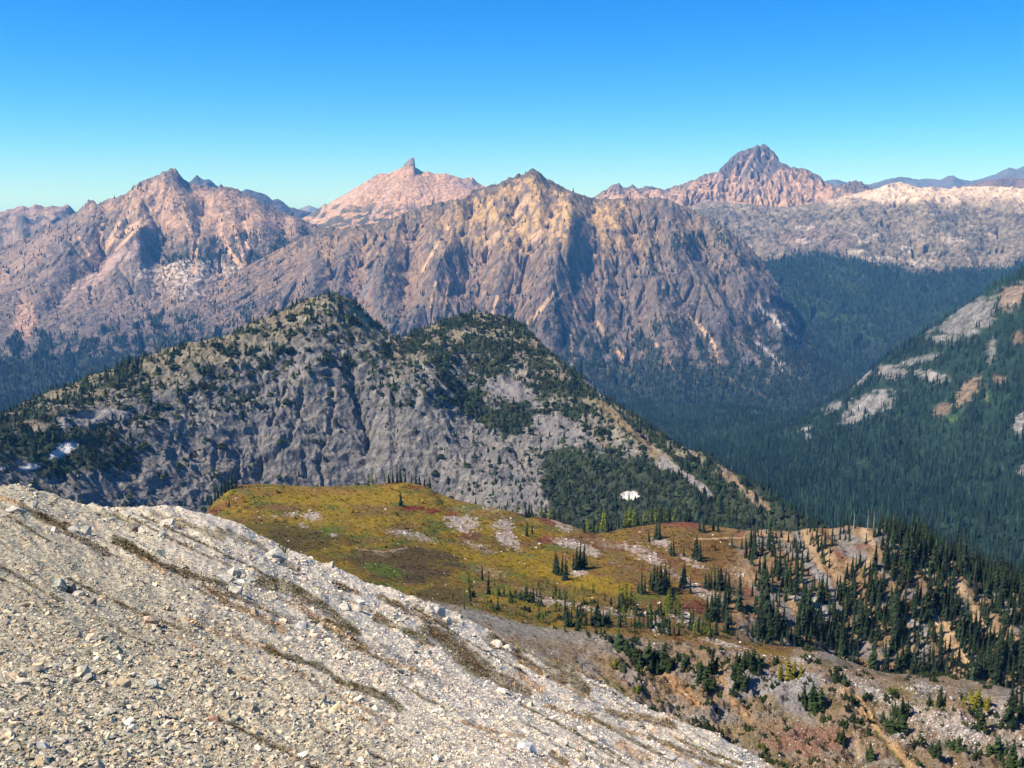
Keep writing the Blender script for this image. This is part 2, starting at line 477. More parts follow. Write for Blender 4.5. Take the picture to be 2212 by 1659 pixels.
# middle jagged ridge
D3 = Sheet([
    flat(3700, -930),
    [(300,890,4400),(700,880,4300),(1000,872,4300),(1300,875,4250),(1500,878,4200),(1660,868,4200),(1750,842,4300),(1850,810,4500),(2000,810,4700)],
    [(400,800,4700),(600,760,4750),(680,750,4700),(760,745,4780),(850,740,4640),(930,740,4700),(1000,740,4600),(1090,740,4700),(1200,740,4600),(1320,750,4680),(1400,760,4600),(1550,780,4550),(1650,780,4600),(1750,770,4800),(1850,800,5000),(2000,840,5100)],
    [(400,700,5100),(600,620,5300),(680,590,5250),(750,600,5330),(810,590,5150),(880,600,5250),(940,580,5080),(1020,570,5220),(1080,570,5080),(1150,550,5170),(1225,520,5120),(1290,560,5230),(1380,570,5220),(1450,590,5100),(1520,620,5180),(1600,650,5080),(1680,710,5150),(1760,770,5150),(1850,830,5250),(2000,860,5300)],
    [(300,760,6000),(450,620,6000),(560,560,6000),(640,520,6000),(690,493,6000),(720,490,5950),(740,493,5900),(800,483,5850),(840,474,5820),(870,462,5800),(890,454,5800),(920,444,5800),(938,440,5800),(950,435,5800),(960,438,5800),(975,432,5800),(1000,431,5800),(1012,420,5830),(1020,411,5850),(1040,406,5850),(1060,400,5850),(1075,398,5850),(1090,390,5850),(1100,382,5850),(1108,384,5850),(1120,375,5850),(1132,377,5850),(1140,370,5850),(1150,361,5850),(1162,370,5850),(1180,386,5850),(1195,392,5850),(1210,400,5850),(1230,411,5850),(1250,420,5850),(1290,430,5850),(1320,430,5880),(1350,426,5900),(1375,432,5900),(1400,427,5900),(1420,426,5880),(1440,431,5850),(1460,438,5820),(1480,447,5800),(1500,455,5770),(1520,467,5750),(1560,487,5700),(1600,512,5650),(1640,556,5600),(1680,612,5500),(1700,662,5450),(1730,717,5350),(1770,750,5320),(1820,774,5300),(1900,840,5300),(2000,900,5350)],
    [(300,850,6600),(640,600,6600),(1000,520,6400),(1300,520,6500),(1520,560,6300),(1700,760,5950),(2000,950,5800)],
    flat(8200, -900),
], rows=[8, 70, 120, 150, 22, 8], ulim=(330, 1960), cols=900, crest=4, seed=51, smooth=7, jag=(4.5, 9.0), back='sharp')

# long mountain at the side
D1 = Sheet([
    flat(4000, -930),
    [(-260,900,4400),(0,880,4400),(200,855,4500),(400,815,4700),(500,795,4900),(600,765,5000),(900,745,5200)],
    [(-260,700,5500),(0,690,5500),(100,700,5350),(200,700,5300),(300,680,5450),(400,690,5350),(500,680,5550),(600,640,5700),(900,640,5900)],
    [(-260,600,6500),(0,590,6500),(90,570,6400),(150,570,6250),(230,560,6350),(300,545,6150),(345,560,6280),(420,575,6020),(470,570,6200),(530,570,6050),(600,560,6250),(650,560,6300),(900,560,6600)],
    [(-260,640,7600),(-100,580,7500),(0,537,7400),(60,512,7400),(120,481,7350),(160,461,7300),(175,450,7270),(187,438,7250),(194,431,7250),(202,433,7250),(210,441,7250),(220,438,7250),(232,429,7250),(250,427,7230),(270,420,7200),(285,407,7200),(300,395,7200),(320,385,7200),(345,377,7200),(349,370,7200),(358,371,7200),(368,364,7200),(379,363,7200),(385,372,7200),(393,382,7200),(398,388,7200),(410,396,7200),(440,402,7200),(470,405,7200),(476,398,7200),(483,403,7200),(500,405,7200),(510,407,7200),(520,414,7200),(560,433,7200),(600,452,7200),(650,472,7200),(690,491,7200),(740,530,7200),(900,600,7200)],
    [(-260,760,8200),(100,600,8100),(400,500,7900),(700,580,7900),(900,680,7900)],
    flat(10000, -900),
], rows=[6, 70, 110, 140, 20, 8], ulim=(-260, 860), cols=620, crest=4, seed=61, smooth=7, jag=(3.5, 9.0), back='sharp')

# pale peak with the rock tooth
D2 = Sheet([
    flat(7000, -800),
    [(400,640,7600),(650,590,7600),(800,560,7700),(1000,560,7700),(1300,560,7800)],
    [(400,600,8200),(650,520,8200),(750,500,8100),(900,500,8150),(1050,480,8200),(1300,520,8300)],
    [(400,560,9000),(560,520,9000),(610,496,9000),(640,480,9000),(655,470,9000),(672,461,9000),(690,449,9000),(700,440,9000),(708,442,9000),(722,432,9000),(745,420,9000),(760,410,9000),(770,404,9000),(785,396,9000),(800,386,9000),(812,378,9000),(822,374,9000),(835,375,9000),(850,370,9000),(862,365,9000),(871,359,9000),(874,352,9000),(879,350,9000),(886,342,9000),(891,340,9000),(895,343,9000),(897,361,9000),(905,366,9000),(912,371,9000),(925,370,9000),(940,376,9000),(960,374,9000),(975,378,9000),(1000,386,9000),(1010,384,9000),(1020,382,9000),(1030,393,9000),(1040,399,9000),(1080,420,9000),(1150,450,9000),(1300,520,9000)],
    [(400,640,9600),(880,480,9600),(1300,600,9600)],
    flat(11500, -800),
], rows=[6, 50, 90, 18, 6], ulim=(420, 1280), cols=480, crest=3, seed=71, smooth=8, jag=(1.2, 8.0), back='sharp')

# forested basin with the pale plateau above it
D4 = Sheet([
    flat(4500, -930),
    [(1200,870,4900),(1400,870,4900),(1700,835,4900),(1850,805,4950),(2000,765,5000),(2212,705,5000),(2470,680,5000)],
    [(1200,680,5900),(1400,660,5900),(1600,610,6200),(1700,580,6300),(1850,570,6300),(2000,600,6200),(2080,575,6250),(2150,590,6300),(2212,570,6300),(2470,560,6300)],
    [(1200,540,7300),(1400,530,7400),(1500,500,7400),(1600,510,7400),(1700,500,7350),(1760,480,7400),(1850,465,7250),(1930,470,7350),(2000,450,7250),(2100,470,7300),(2212,470,7200),(2470,480,7200)],
    [(1200,500,8300),(1400,460,8300),(1480,448,8300),(1530,430,8300),(1560,436,8300),(1600,440,8300),(1700,448,8300),(1760,438,8300),(1800,430,8300),(1850,418,8300),(1900,405,8300),(1920,397,8300),(1945,393,8300),(1962,398,8300),(1985,405,8300),(2020,404,8300),(2060,408,8300),(2085,403,8300),(2110,403,8300),(2140,402,8300),(2175,404,8300),(2212,407,8300),(2300,412,8300),(2470,430,8300)],
    [(1200,600,8900),(1700,500,8900),(2000,450,8900),(2470,480,8900)],
    flat(10500, -700),
], rows=[6, 80, 110, 90, 14, 6], ulim=(1180, 2470), cols=700, crest=4, seed=81, smooth=8, jag=(3.0, 12.0))

# dark pyramid peak
D5 = Sheet([
    flat(8000, -700),
    [(1150,520,8800),(1400,480,8800),(1600,475,8900),(1850,450,8900),(1950,440,8900)],
    [(1150,470,9200),(1300,440,9250),(1400,432,9220),(1470,420,9260),(1520,412,9180),(1570,408,9280),(1620,402,9180),(1660,395,9270),(1710,410,9170),(1760,420,9260),(1850,425,9200),(1950,425,9250)],
    [(1150,480,9700),(1250,440,9700),(1285,424,9700),(1300,414,9700),(1315,405,9700),(1328,397,9700),(1338,396,9700),(1346,406,9700),(1358,404,9700),(1368,400,9700),(1380,407,9700),(1400,402,9700),(1412,403,9700),(1424,410,9700),(1440,408,9700),(1470,398,9700),(1500,387,9700),(1520,378,9700),(1550,370,9700),(1558,362,9700),(1570,350,9700),(1580,341,9700),(1590,332,9700),(1602,326,9700),(1615,321,9700),(1625,319,9700),(1635,314,9700),(1642,316,9700),(1648,310,9700),(1655,312,9700),(1662,319,9700),(1672,328,9700),(1680,340,9700),(1684,350,9700),(1695,354,9700),(1710,361,9700),(1722,362,9700),(1740,364,9700),(1752,371,9700),(1768,378,9700),(1780,391,9700),(1790,396,9700),(1803,402,9700),(1830,394,9700),(1846,390,9700),(1860,392,9700),(1880,405,9700),(1950,430,9700)],
    [(1150,560,10300),(1650,440,10300),(1950,520,10300)],
    flat(12500, -700),
], rows=[6, 60, 100, 16, 6], ulim=(1150, 1960), cols=520, crest=3, seed=91, smooth=6, jag=(5.0, 9.0), back='sharp')

# remote ridges
def remote(pts, r, seed, ulim, jag=(2.5, 12.0)):
    hi = [(u, v, r) for u, v in pts]
    return Sheet([
        [(ulim[0], 560, r * 0.80), (ulim[1], 560, r * 0.80)],
        [(u, v + 45 + 10 * math.sin(u * 0.09 + seed), r * 0.93) for u, v in pts],
        hi,
        [(u, v + 60, r * 1.08) for u, v in pts],
    ], rows=[8, 40, 8], ulim=ulim, cols=260, crest=2, seed=seed, smooth=5, jag=jag, back='sharp')
E1 = remote([(-260,470),(-60,462),(0,458),(20,452),(50,444),(62,449),(75,441),(100,447),(115,444),(130,447),(145,441),(152,446),(162,458),(185,468),(260,500)], 9800, 101, (-260, 240))
E2 = remote([(330,470),(380,420),(402,398),(411,392),(425,378),(433,384),(440,388),(452,387),(466,400),(500,420),(530,409),(542,410),(560,416),(575,420),(588,432),(600,429),(612,437),(626,448),(680,460),(760,500)], 11500, 107, (330, 760))
E3 = remote([(560,470),(640,452),(655,448),(668,443),(685,450),(740,470)], 24000, 113, (560, 740), jag=(1.0, 12.0))
E4 = remote([(1700,420),(1780,392),(1797,387),(1815,390),(1840,398),(1880,398),(1905,390),(1925,385),(1945,381),(1965,384),(1985,388),(2005,385),(2030,389),(2045,381),(2060,379),(2075,387),(2100,391),(2120,386),(2150,377),(2165,368),(2180,361),(2196,365),(2212,358),(2260,352),(2330,372),(2470,400)], 21000, 127, (1700, 2470))
E5 = remote([(2020,420),(2080,402),(2110,395),(2150,388),(2180,384),(2212,386),(2300,390),(2470,410)], 13000, 131, (2020, 2470))
# ------------------------------------------------------------------ relief and ground colours of the far land
def face(S, k0, k1, e=0.35):
    """1 between contour k0 and the crest k1, fading at both"""
    return sstep(k0, k0 + e, S.S) * (1 - sstep(k1 + 0.1, k1 + 0.8, S.S))

def relief(S, amp, wl, seed, k0=0.6, stretch=1.5, pw=1.0, octv=5):
    w = face(S, k0, S.crest)
    wx = fbm(S.X / wl, S.Y / wl, 2, seed + 9) * wl * 0.35
    n = ridged((S.X + wx) / wl, (S.Y + wx) / (wl * stretch), octv, seed, 0.5)
    S.Z = S.Z + amp * (n - 0.55) * w
    S.update()

def flowmask(S, lo, hi):
    f = np.log1p(S.flow)
    return sstep(lo, hi, f)

PURPLE = (0.090, 0.083, 0.090); BROWNROCK = (0.150, 0.115, 0.086); GOLD = (0.43, 0.280, 0.125); PINK = (0.42, 0.270, 0.175)
DARKVEG = (0.012, 0.026, 0.018); PALE = (0.50, 0.44, 0.40)

def shade_rock(S, base, alt, wl, seed, amt=0.6):
    c = const(S.Z.shape, base)
    n = fbm(S.X / wl, (S.Y + 2 * S.Z) / wl, 5, seed, 0.6)
    c = lerp3(c, alt, sstep(-0.25, 0.35, n) * amt)
    m = 1 + 0.5 * fbm(S.X / (wl * 0.16), (S.Y + S.Z * 2) / (wl * 0.22), 3, seed + 3, 0.7)
    return c * np.clip(m, 0.4, 1.7)[..., None]

def spur(S, pts, w, h, n=0.5, seed=0):
    """a rock rib (h > 0) or a gully (h < 0) down a line"""
    sel = (S.V > min(p[1] for p in pts) - 80) & (S.V < max(p[1] for p in pts) + 80) & (S.S < S.crest + 0.02)
    u, v = S.U[sel], S.V[sel]
    d = polydist(u, v, pts) + w * n * fbm(u / (w * 1.3), v / (w * 1.3), 3, seed + pts[0][0] * 0.01)
    S.Z[sel] += h * np.clip(1 - np.abs(d) / w, 0, 1) * np.clip((S.crest - S.S[sel]) / 0.12 + 0.15, 0, 1)
    S.update()

def crest_rock(S, c, col, depth, seed, amt=0.85, u0=-999, u1=9999):
    i = np.arange(S.nc); x = S.crest_r * np.sin(S.az); y = S.crest_r * np.cos(S.az)
    cv = project(x, y, S.crest_te * S.crest_r)[1]
    n = fbm(S.U / 16, S.V / 20, 4, seed, 0.6)
    m = sstep(depth, depth * 0.25, S.V - cv[None] + depth * 1.6 * n) * (S.U > u0) * (S.U < u1)
    return lerp3(c, col, m * amt)

# ---- middle jagged ridge
relief(D3, 80, 700, 5, stretch=2.6)
D3.snap()
for q, w, h in (([(1000,432),(985,500),(960,560),(930,640),(900,720)],44,62),([(1060,400),(1040,470),(1025,520)],30,38),([(1090,392),(1078,450),(1085,520)],30,40),([(1150,364),(1150,430),(1165,520),(1180,600),(1150,700)],46,66),([(1240,424),(1228,470),(1225,520),(1200,600),(1180,720)],46,70),
                ([(1340,430),(1330,500),(1370,580),(1420,680),(1450,760)],48,66),([(1440,433),(1450,510),(1500,600),(1560,700)],46,66),([(1520,467),(1580,560),(1640,650),(1690,720)],44,60),([(870,465),(850,540),(830,620)],40,50),([(770,488),(750,560),(740,640)],38,45),([(1290,432),(1285,500),(1300,580),(1310,700)],34,40),([(1390,430),(1400,520),(1440,600)],32,42)):
    spur(D3, q, w, h, 0.6, 3)
for q, w, h in (([(1045,545),(1066,513),(1107,478),(1142,425)],24,-30),([(1139,530),(1173,496),(1194,450)],24,-30),([(913,590),(948,520),(968,492)],20,-26),([(996,625),(1014,579),(1059,548)],20,-26),([(1284,687),(1316,732),(1347,777)],18,-22),([(1139,700),(1187,645),(1212,614)],20,-22),([(1400,640),(1375,560),(1365,480)],22,-26),([(1480,640),(1430,560),(1420,470)],22,-26)):
    spur(D3, q, w, h, 0.4, 5)
D3.snap()
D3.erode(n=26000, steps=120, passes=4, ks=0.035, kd=0.03, cap=1.3, seed=2, keep=face(D3, 0.8, 4, 0.4))
relief(D3, 8, 120, 15, octv=5, stretch=1.2)
m_ = (1 - sstep(500, 560, D3.V)) * sstep(930, 1000, D3.U) * (1 - sstep(1330, 1400, D3.U)) * (D3.S < 3.97)
D3.Z = D3.Z + (blur2(D3.Z, 6) - D3.Z) * m_ * 0.8; D3.update()
D3.snap(); D3.snap()
c = shade_rock(D3, PURPLE, BROWNROCK, 330, 3, 0.45)
up = 1 - sstep(500, 585, D3.V + 45 * fbm(D3.U / 60, D3.V / 60, 4, 8))
right = sstep(1330, 1420, D3.U + 40 * fbm(D3.U / 70, D3.V / 50, 3, 9)); left = 1 - sstep(930, 1010, D3.U + 30 * fbm(D3.U / 50, D3.V / 50, 3, 19))
rib = ridged(D3.U / 26 + 0.6 * fbm(D3.U / 30, D3.V / 60, 2, 4), D3.V / 75, 3, 12)
sl = D3.slope()
scree = up * (1 - 0.72 * right) * (1 - 0.6 * left) * (1 - 0.85 * sstep(0.60, 0.76, rib)) * (1 - 0.8 * sstep(0.95, 1.5, sl))
c = lerp3(c, GOLD, np.clip(scree, 0, 1) * 0.95)
c = lerp3(c, (0.40, 0.245, 0.14), flowmask(D3, 2.0, 3.2) * 0.35 * (1 - sstep(640, 760, D3.V)) * (1 - 0.6 * right))
for pts, w in (([(1045,541),(1066,513),(1107,478),(1142,419)],7),([(1139,527),(1173,496),(1194,450)],7),([(968,492),(948,520),(913,586)],5),
               ([(996,621),(1014,579),(1059,548)],5),([(930,662),(941,610)],4),([(961,659),(965,631)],4),([(1139,700),(1187,645),(1212,614)],5),
               ([(1231,721),(1238,791)],5),([(1284,687),(1316,732),(1347,777),(1361,811)],5),([(1416,742),(1448,787),(1486,832)],4),
               ([(1524,764),(1558,802),(1593,830),(1673,863)],4),([(860,560),(846,610)],5),([(1075,640),(1060,690)],4),([(1490,680),(1540,740),(1560,800)],5)):
    m = streak(D3, pts, w, 0.7, 3); c = lerp3(c, (0.46, 0.31, 0.19), m * 0.9)
for pts, w in (([(1638,663),(1708,719),(1739,747),(1777,757),(1808,762)],7),([(1638,743),(1670,771),(1697,799)],10),([(800,590),(784,640)],7)):
    c = lerp3(c, (0.38, 0.35, 0.33) if pts[0][0] > 1000 else (0.17, 0.16, 0.165), streak(D3, pts, w, 1.0, 5) * 0.85)
hn = fbm(D3.X / 130, (D3.Y + D3.Z) / 130, 4, 33); hs = fbm(D3.U / 7, D3.V / 11, 3, 35, 0.7)
vegD3 = np.clip(0.14 + 0.60 * sstep(560, 820, D3.V + 60 * hn) + 0.35 * right * sstep(430, 520, D3.V) * (1 - sstep(560, 640, D3.V)), 0, 1)
vegD3 = vegD3 * (0.45 + 0.9 * sstep(-0.1, 0.25, fbm(D3.U / 30, D3.V / 45, 3, 39)))
vegD3 = np.maximum(vegD3, sstep(735, 830, D3.V + 45 * hn + 0.06 * (1500 - D3.U)) * 1.0)
vegD3 = np.maximum(vegD3, 0.9 * sstep(1640, 1720, D3.U) * sstep(560, 640, D3.V) * (1 - streak(D3, [(1638,663),(1708,719),(1739,747),(1808,762)], 10, 0.9, 5)))
vm = sstep(0.5, 0.62, vegD3 + 0.55 * hs) ; c = lerp3(c, DARKVEG, vm * 0.9)
c = crest_rock(D3, c, (0.095, 0.080, 0.068), 26, 7, 0.9, 640, 1260)
c = crest_rock(D3, c, (0.11, 0.10, 0.09), 22, 8, 0.7, 1260, 1900)
D3.col = c; D3.veg = vegD3
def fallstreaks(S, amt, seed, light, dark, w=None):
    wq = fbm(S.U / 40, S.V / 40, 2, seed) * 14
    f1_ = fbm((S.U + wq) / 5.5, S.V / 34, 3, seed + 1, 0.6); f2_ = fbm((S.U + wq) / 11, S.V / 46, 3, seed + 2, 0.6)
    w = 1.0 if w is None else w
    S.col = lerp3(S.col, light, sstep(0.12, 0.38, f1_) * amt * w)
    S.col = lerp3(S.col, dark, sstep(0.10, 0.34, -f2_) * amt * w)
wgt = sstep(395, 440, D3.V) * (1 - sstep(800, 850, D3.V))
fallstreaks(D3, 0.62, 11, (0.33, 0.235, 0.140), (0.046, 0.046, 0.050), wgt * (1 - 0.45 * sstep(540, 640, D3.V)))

# ---- long mountain
relief(D1, 60, 820, 6, stretch=2.6)
D1.snap()
for q, w, h in (([(372,370),(350,430),(310,480),(270,540),(240,620)],48,62),([(380,375),(388,440),(402,500)],34,36),([(480,402),(470,460),(452,540)],34,38),([(560,434),(570,500),(590,590)],36,40),([(270,422),(230,480),(150,560),(80,640)],46,55),([(195,434),(140,500),(60,570)],40,45),([(640,470),(640,520),(620,590)],34,40)):
    spur(D1, q, w, h, 0.6, 4)
for q, w, h in (([(420,588),(420,534),(434,450)],20,-24),([(540,598),(531,499),(522,464)],20,-24),([(205,574),(243,520),(347,423)],22,-26)):
    spur(D1, q, w, h, 0.4, 6)
D1.snap()
D1.erode(n=20000, steps=120, passes=4, ks=0.025, kd=0.03, cap=1.3, seed=3, keep=face(D1, 0.8, 4, 0.4))
relief(D1, 7, 100, 16, octv=4)
def settle(S, m, k=5):
    """scree fills the gullies: the sheet is smoothed where m is 1"""
    S.Z = S.Z + (blur2(S.Z, k) - S.Z) * m; S.update()
settle(D1, 0.85 * (1 - sstep(480, 540, D1.V)) * sstep(280, 330, D1.U) * (1 - 0.85 * sstep(3.9, 4.0, D1.S)) * (D1.S < 4))
D1.snap(); D1.snap()
c = shade_rock(D1, (0.120, 0.102, 0.098), (0.175, 0.138, 0.112), 420, 4)
hn = fbm(D1.X / 200, (D1.Y + D1.Z) / 200, 4, 43)
up = 1 - sstep(470, 535, D1.V + 40 * hn + 55 * sstep(330, 250, D1.U))
rib = ridged(D1.U / 34 + 0.5 * fbm(D1.U / 40, D1.V / 60, 2, 4) + D1.V / 140, D1.V / 120, 3, 22)
c = lerp3(c, PINK, np.clip(up * (1 - 0.75 * sstep(0.62, 0.8, rib)), 0, 1) * 0.95)
c = lerp3(c, (0.12, 0.11, 0.115), sstep(0.2, 0.5, hn) * sstep(320, 250, D1.U) * sstep(620, 520, D1.V) * 0.9)
mid = np.exp(-((D1.V - 540) / 45) ** 2) * sstep(300, 360, D1.U) * (1 - sstep(600, 690, D1.U))
darkmid = mid * (0.45 + 0.55 * sstep(-0.25, 0.1, hn)) * (1 - 0.35 * sstep(0.1, 0.35, fbm(D1.U / 12, D1.V / 16, 3, 41)))
c = lerp3(c, (0.034, 0.042, 0.036), darkmid * 0.9)
for pts, w in (([(420,588),(420,534),(425,499),(434,450)],6),([(422,525),(406,485),(399,464)],5),([(540,598),(535,551),(531,499),(522,464)],5),
               ([(538,592),(514,520),(500,471)],4),([(536,596),(496,544),(476,499),(481,464)],5),([(205,574),(208,534),(222,485)],4),
               ([(207,566),(243,520),(302,478),(347,423)],5),([(203,570),(180,530),(170,513)],4),([(206,570),(258,480)],3),([(250,540),(300,490),(330,470)],3)):
    c = lerp3(c, (0.46, 0.305, 0.200), streak(D1, pts, w + 1.2, 0.5, 7) * 0.95)
c = lerp3(c, (0.36, 0.265, 0.24), streak(D1, [(300,527),(230,575),(150,638)], 17, 0.6, 9) * 0.8)
c = lerp3(c, (0.29, 0.205, 0.17), streak(D1, [(-20,625),(60,560),(115,495)], 17, 0.6, 9) * 0.7)
c = lerp3(c, (0.45, 0.28, 0.19), blob(D1, 52, 690, 28, 40, 0.6, 1, 3) * 0.7)
c = lerp3(c, (0.50, 0.43, 0.37), np.clip(blob(D1, 416, 588, 130, 26, 0.7, 0.5, 5) * sstep(-0.2, 0.15, fbm(D1.U / 9, D1.V / 7, 3, 6)), 0, 1) * 0.85)
c = lerp3(c, (0.44, 0.38, 0.34), np.clip(blob(D1, 420, 625, 90, 22, 0.7, 0.5, 7) * sstep(-0.1, 0.2, fbm(D1.U / 8, D1.V / 9, 3, 16)), 0, 1) * 0.7)
c = lerp3(c, (0.42, 0.28, 0.19), flowmask(D1, 2.1, 3.3) * 0.3 * (1 - sstep(640, 700, D1.V)))
hs = fbm(D1.U / 7, D1.V / 10, 3, 37, 0.7)
vegD1 = np.clip(0.20 + 0.9 * sstep(640, 745, D1.V + 60 * hn - 35 * sstep(300, 150, D1.U)) + 0.45 * darkmid + 0.25 * sstep(600, 700, D1.U), 0, 1)
vegD1 = vegD1 * (0.35 + 1.0 * sstep(-0.1, 0.25, fbm(D1.U / 30, D1.V / 30, 3, 49)))
vegD1 = np.maximum(vegD1, sstep(735, 790, D1.V + 30 * hn))
vegD1 *= 1 - 0.8 * streak(D1, [(300,527),(230,575),(150,638)], 20, 0.6, 9)
c = lerp3(c, DARKVEG, sstep(0.5, 0.62, vegD1 + 0.55 * hs) * 0.9)
c = crest_rock(D1, c, (0.12, 0.10, 0.095), 15, 9, 0.8)
c = crest_rock(D1, c, (0.13, 0.105, 0.095), 26, 10, 0.8, 345, 412)
D1.col = c; D1.veg = vegD1
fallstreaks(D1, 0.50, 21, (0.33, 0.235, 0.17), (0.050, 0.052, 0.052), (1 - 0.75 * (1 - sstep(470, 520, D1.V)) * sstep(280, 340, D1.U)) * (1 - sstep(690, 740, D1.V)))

for pts, w in (([(420,588),(420,534),(425,499),(434,450)],6),([(422,525),(406,485),(399,464)],5),([(540,598),(535,551),(531,499),(522,464)],5),
               ([(538,592),(514,520),(500,471)],4),([(536,596),(496,544),(476,499),(481,464)],5),([(205,574),(208,534),(222,485)],4),
               ([(207,566),(243,520),(302,478),(347,423)],5),([(203,570),(180,530),(170,513)],4),([(206,570),(258,480)],3),([(250,540),(300,490),(330,470)],3)):
    D1.col = lerp3(D1.col, (0.46, 0.305, 0.200), streak(D1, pts, w + 1.2, 0.5, 7) * 0.95)
# ---- pale peak with the tooth
relief(D2, 30, 500, 7, stretch=2.5)
D2.snap()
D2.erode(n=9000, steps=70, passes=3, ks=0.03, kd=0.02, cap=1.0, seed=4, keep=face(D2, 0.6, 3, 0.4))
D2.snap(); D2.snap(); D2.snap()
c = shade_rock(D2, (0.43, 0.272, 0.175), (0.37, 0.240, 0.160), 500, 5, 0.7)
hn = fbm(D2.U / 22, D2.V / 16, 4, 53)
c = lerp3(c, (0.17, 0.15, 0.15), np.clip(sstep(366, 356, D2.V) + 0.8 * sstep(0.25, 0.4, hn) * np.exp(-((D2.V - np.interp(D2.U, [655, 760, 830, 885, 960, 1040], [470, 410, 374, 372, 376, 400])) / 9) ** 2), 0, 1) * 0.9)
c = lerp3(c, (0.18, 0.15, 0.15), blob(D2, 1010, 395, 26, 14, 0.7, 0.6, 2) * 0.6)
lowg = sstep(428, 462, D2.V + 28 * hn + 0.18 * (D2.U - 800) * -1 * 0.3)
c = lerp3(c, (0.045, 0.06, 0.045), lowg * sstep(-0.15, 0.05, fbm(D2.U / 30 + D2.V / 20, D2.V / 14, 3, 57)) * 0.85)
for pts in ([(672,486),(700,452),(760,418)], [(700,478),(760,430),(800,400)], [(800,470),(850,400)]):
    c = lerp3(c, (0.44, 0.31, 0.25), streak(D2, pts, 5, 0.7, 3) * 0.8)
D2.col = c

# ---- dark pyramid
relief(D5, 95, 360, 8, stretch=1.8)
D5.snap()
D5.erode(n=12000, steps=80, passes=6, ks=0.06, kd=0.03, cap=1.3, seed=5, keep=face(D5, 0.5, 3, 0.4))
relief(D5, 16, 90, 18, octv=4)
D5.snap(); D5.snap()
c = shade_rock(D5, (0.40, 0.260, 0.175), (0.31, 0.210, 0.150), 420, 6, 0.6)
hn = fbm(D5.U / 30, D5.V / 30, 4, 63)
rib = ridged(D5.U / 28 + (D5.V - 400) / 90, D5.V / 80, 3, 64)
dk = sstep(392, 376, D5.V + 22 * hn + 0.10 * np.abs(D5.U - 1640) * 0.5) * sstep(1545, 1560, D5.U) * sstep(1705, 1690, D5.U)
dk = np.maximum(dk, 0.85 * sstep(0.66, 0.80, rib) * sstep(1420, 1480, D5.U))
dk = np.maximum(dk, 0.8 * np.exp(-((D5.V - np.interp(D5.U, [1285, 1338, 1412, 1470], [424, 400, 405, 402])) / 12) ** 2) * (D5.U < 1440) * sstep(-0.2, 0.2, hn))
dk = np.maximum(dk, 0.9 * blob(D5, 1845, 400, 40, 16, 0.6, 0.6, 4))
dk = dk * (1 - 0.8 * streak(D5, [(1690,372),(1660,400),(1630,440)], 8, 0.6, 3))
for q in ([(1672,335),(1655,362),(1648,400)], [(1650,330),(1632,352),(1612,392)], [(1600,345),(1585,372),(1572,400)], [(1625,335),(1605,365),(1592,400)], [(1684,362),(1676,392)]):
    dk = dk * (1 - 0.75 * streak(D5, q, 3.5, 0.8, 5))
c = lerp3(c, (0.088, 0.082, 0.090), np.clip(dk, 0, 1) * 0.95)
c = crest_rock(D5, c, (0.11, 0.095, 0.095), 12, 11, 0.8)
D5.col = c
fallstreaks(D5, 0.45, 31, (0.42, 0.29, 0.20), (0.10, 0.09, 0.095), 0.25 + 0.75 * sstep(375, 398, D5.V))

# ---- basin and plateau
relief(D4, 70, 420, 9, stretch=1.2)
D4.snap()
D4.erode(n=18000, steps=60, passes=5, ks=0.06, kd=0.03, cap=1.0, seed=6, keep=face(D4, 0.8, 4, 0.4))
relief(D4, 52, 150, 19, stretch=1.0, k0=1.9, octv=5)
D4.snap(); D4.snap()
c = shade_rock(D4, (0.25, 0.205, 0.160), (0.15, 0.125, 0.100), 300, 7, 0.8)
hn = fbm(D4.U / 60, D4.V / 30, 4, 73); hs = fbm(D4.U / 13, D4.V / 7, 4, 74, 0.65)
c = lerp3(c, (0.56, 0.43, 0.32), sstep(446, 424, D4.V + 22 * hn + 0.05 * (1900 - D4.U) * (D4.U < 1900)) * 0.9)
c = lerp3(c, (0.22, 0.155, 0.15), blob(D4, 1760, 515, 110, 30, 0.5, 0.6, 8) * 0.6)
for (u, v, a, b) in ((1874,513,30,13),(1995,566,26,10),(1960,540,14,12),(1735,492,22,6),(1745,520,30,6),(2060,520,30,9),(1900,560,40,6),(1850,545,18,7)):
    c = lerp3(c, (0.50, 0.42, 0.36), blob(D4, u, v, a, b, 0.7, 0.5, 9) * 0.85)
spk = sstep(-0.06, 0.16, hs + 0.3 * hn) * sstep(432, 462, D4.V + 8 * hn)
c = lerp3(c, (0.05, 0.055, 0.045), spk * 0.8)
fl = np.interp(D4.U, [1300, 1640, 1720, 1800, 1900, 2000, 2100, 2160, 2212], [640, 560, 545, 545, 560, 585, 570, 575, 555])
forD4 = sstep(-6, 16, D4.V - fl + 14 * hn)
c = lerp3(c, (0.010, 0.024, 0.018), forD4 * 0.97)
for pts, w in (([(1687,638),(1826,690),(1895,728)],26),([(1756,589),(1895,650),(1960,690)],14),([(1800,560),(1870,600)],10),([(2212,640),(2100,660),(2000,700)],22)):
    c = lerp3(c, (0.028, 0.050, 0.020), streak(D4, pts, w, 1.0, 11) * forD4 * 0.7)
c = lerp3(c, (0.12, 0.11, 0.09), 0.25 * (1 - forD4) * sstep(440, 470, D4.V))
D4.col = c; D4.veg = np.clip(forD4 * 0.95 + 0.12 * sstep(450, 520, D4.V), 0, 1)

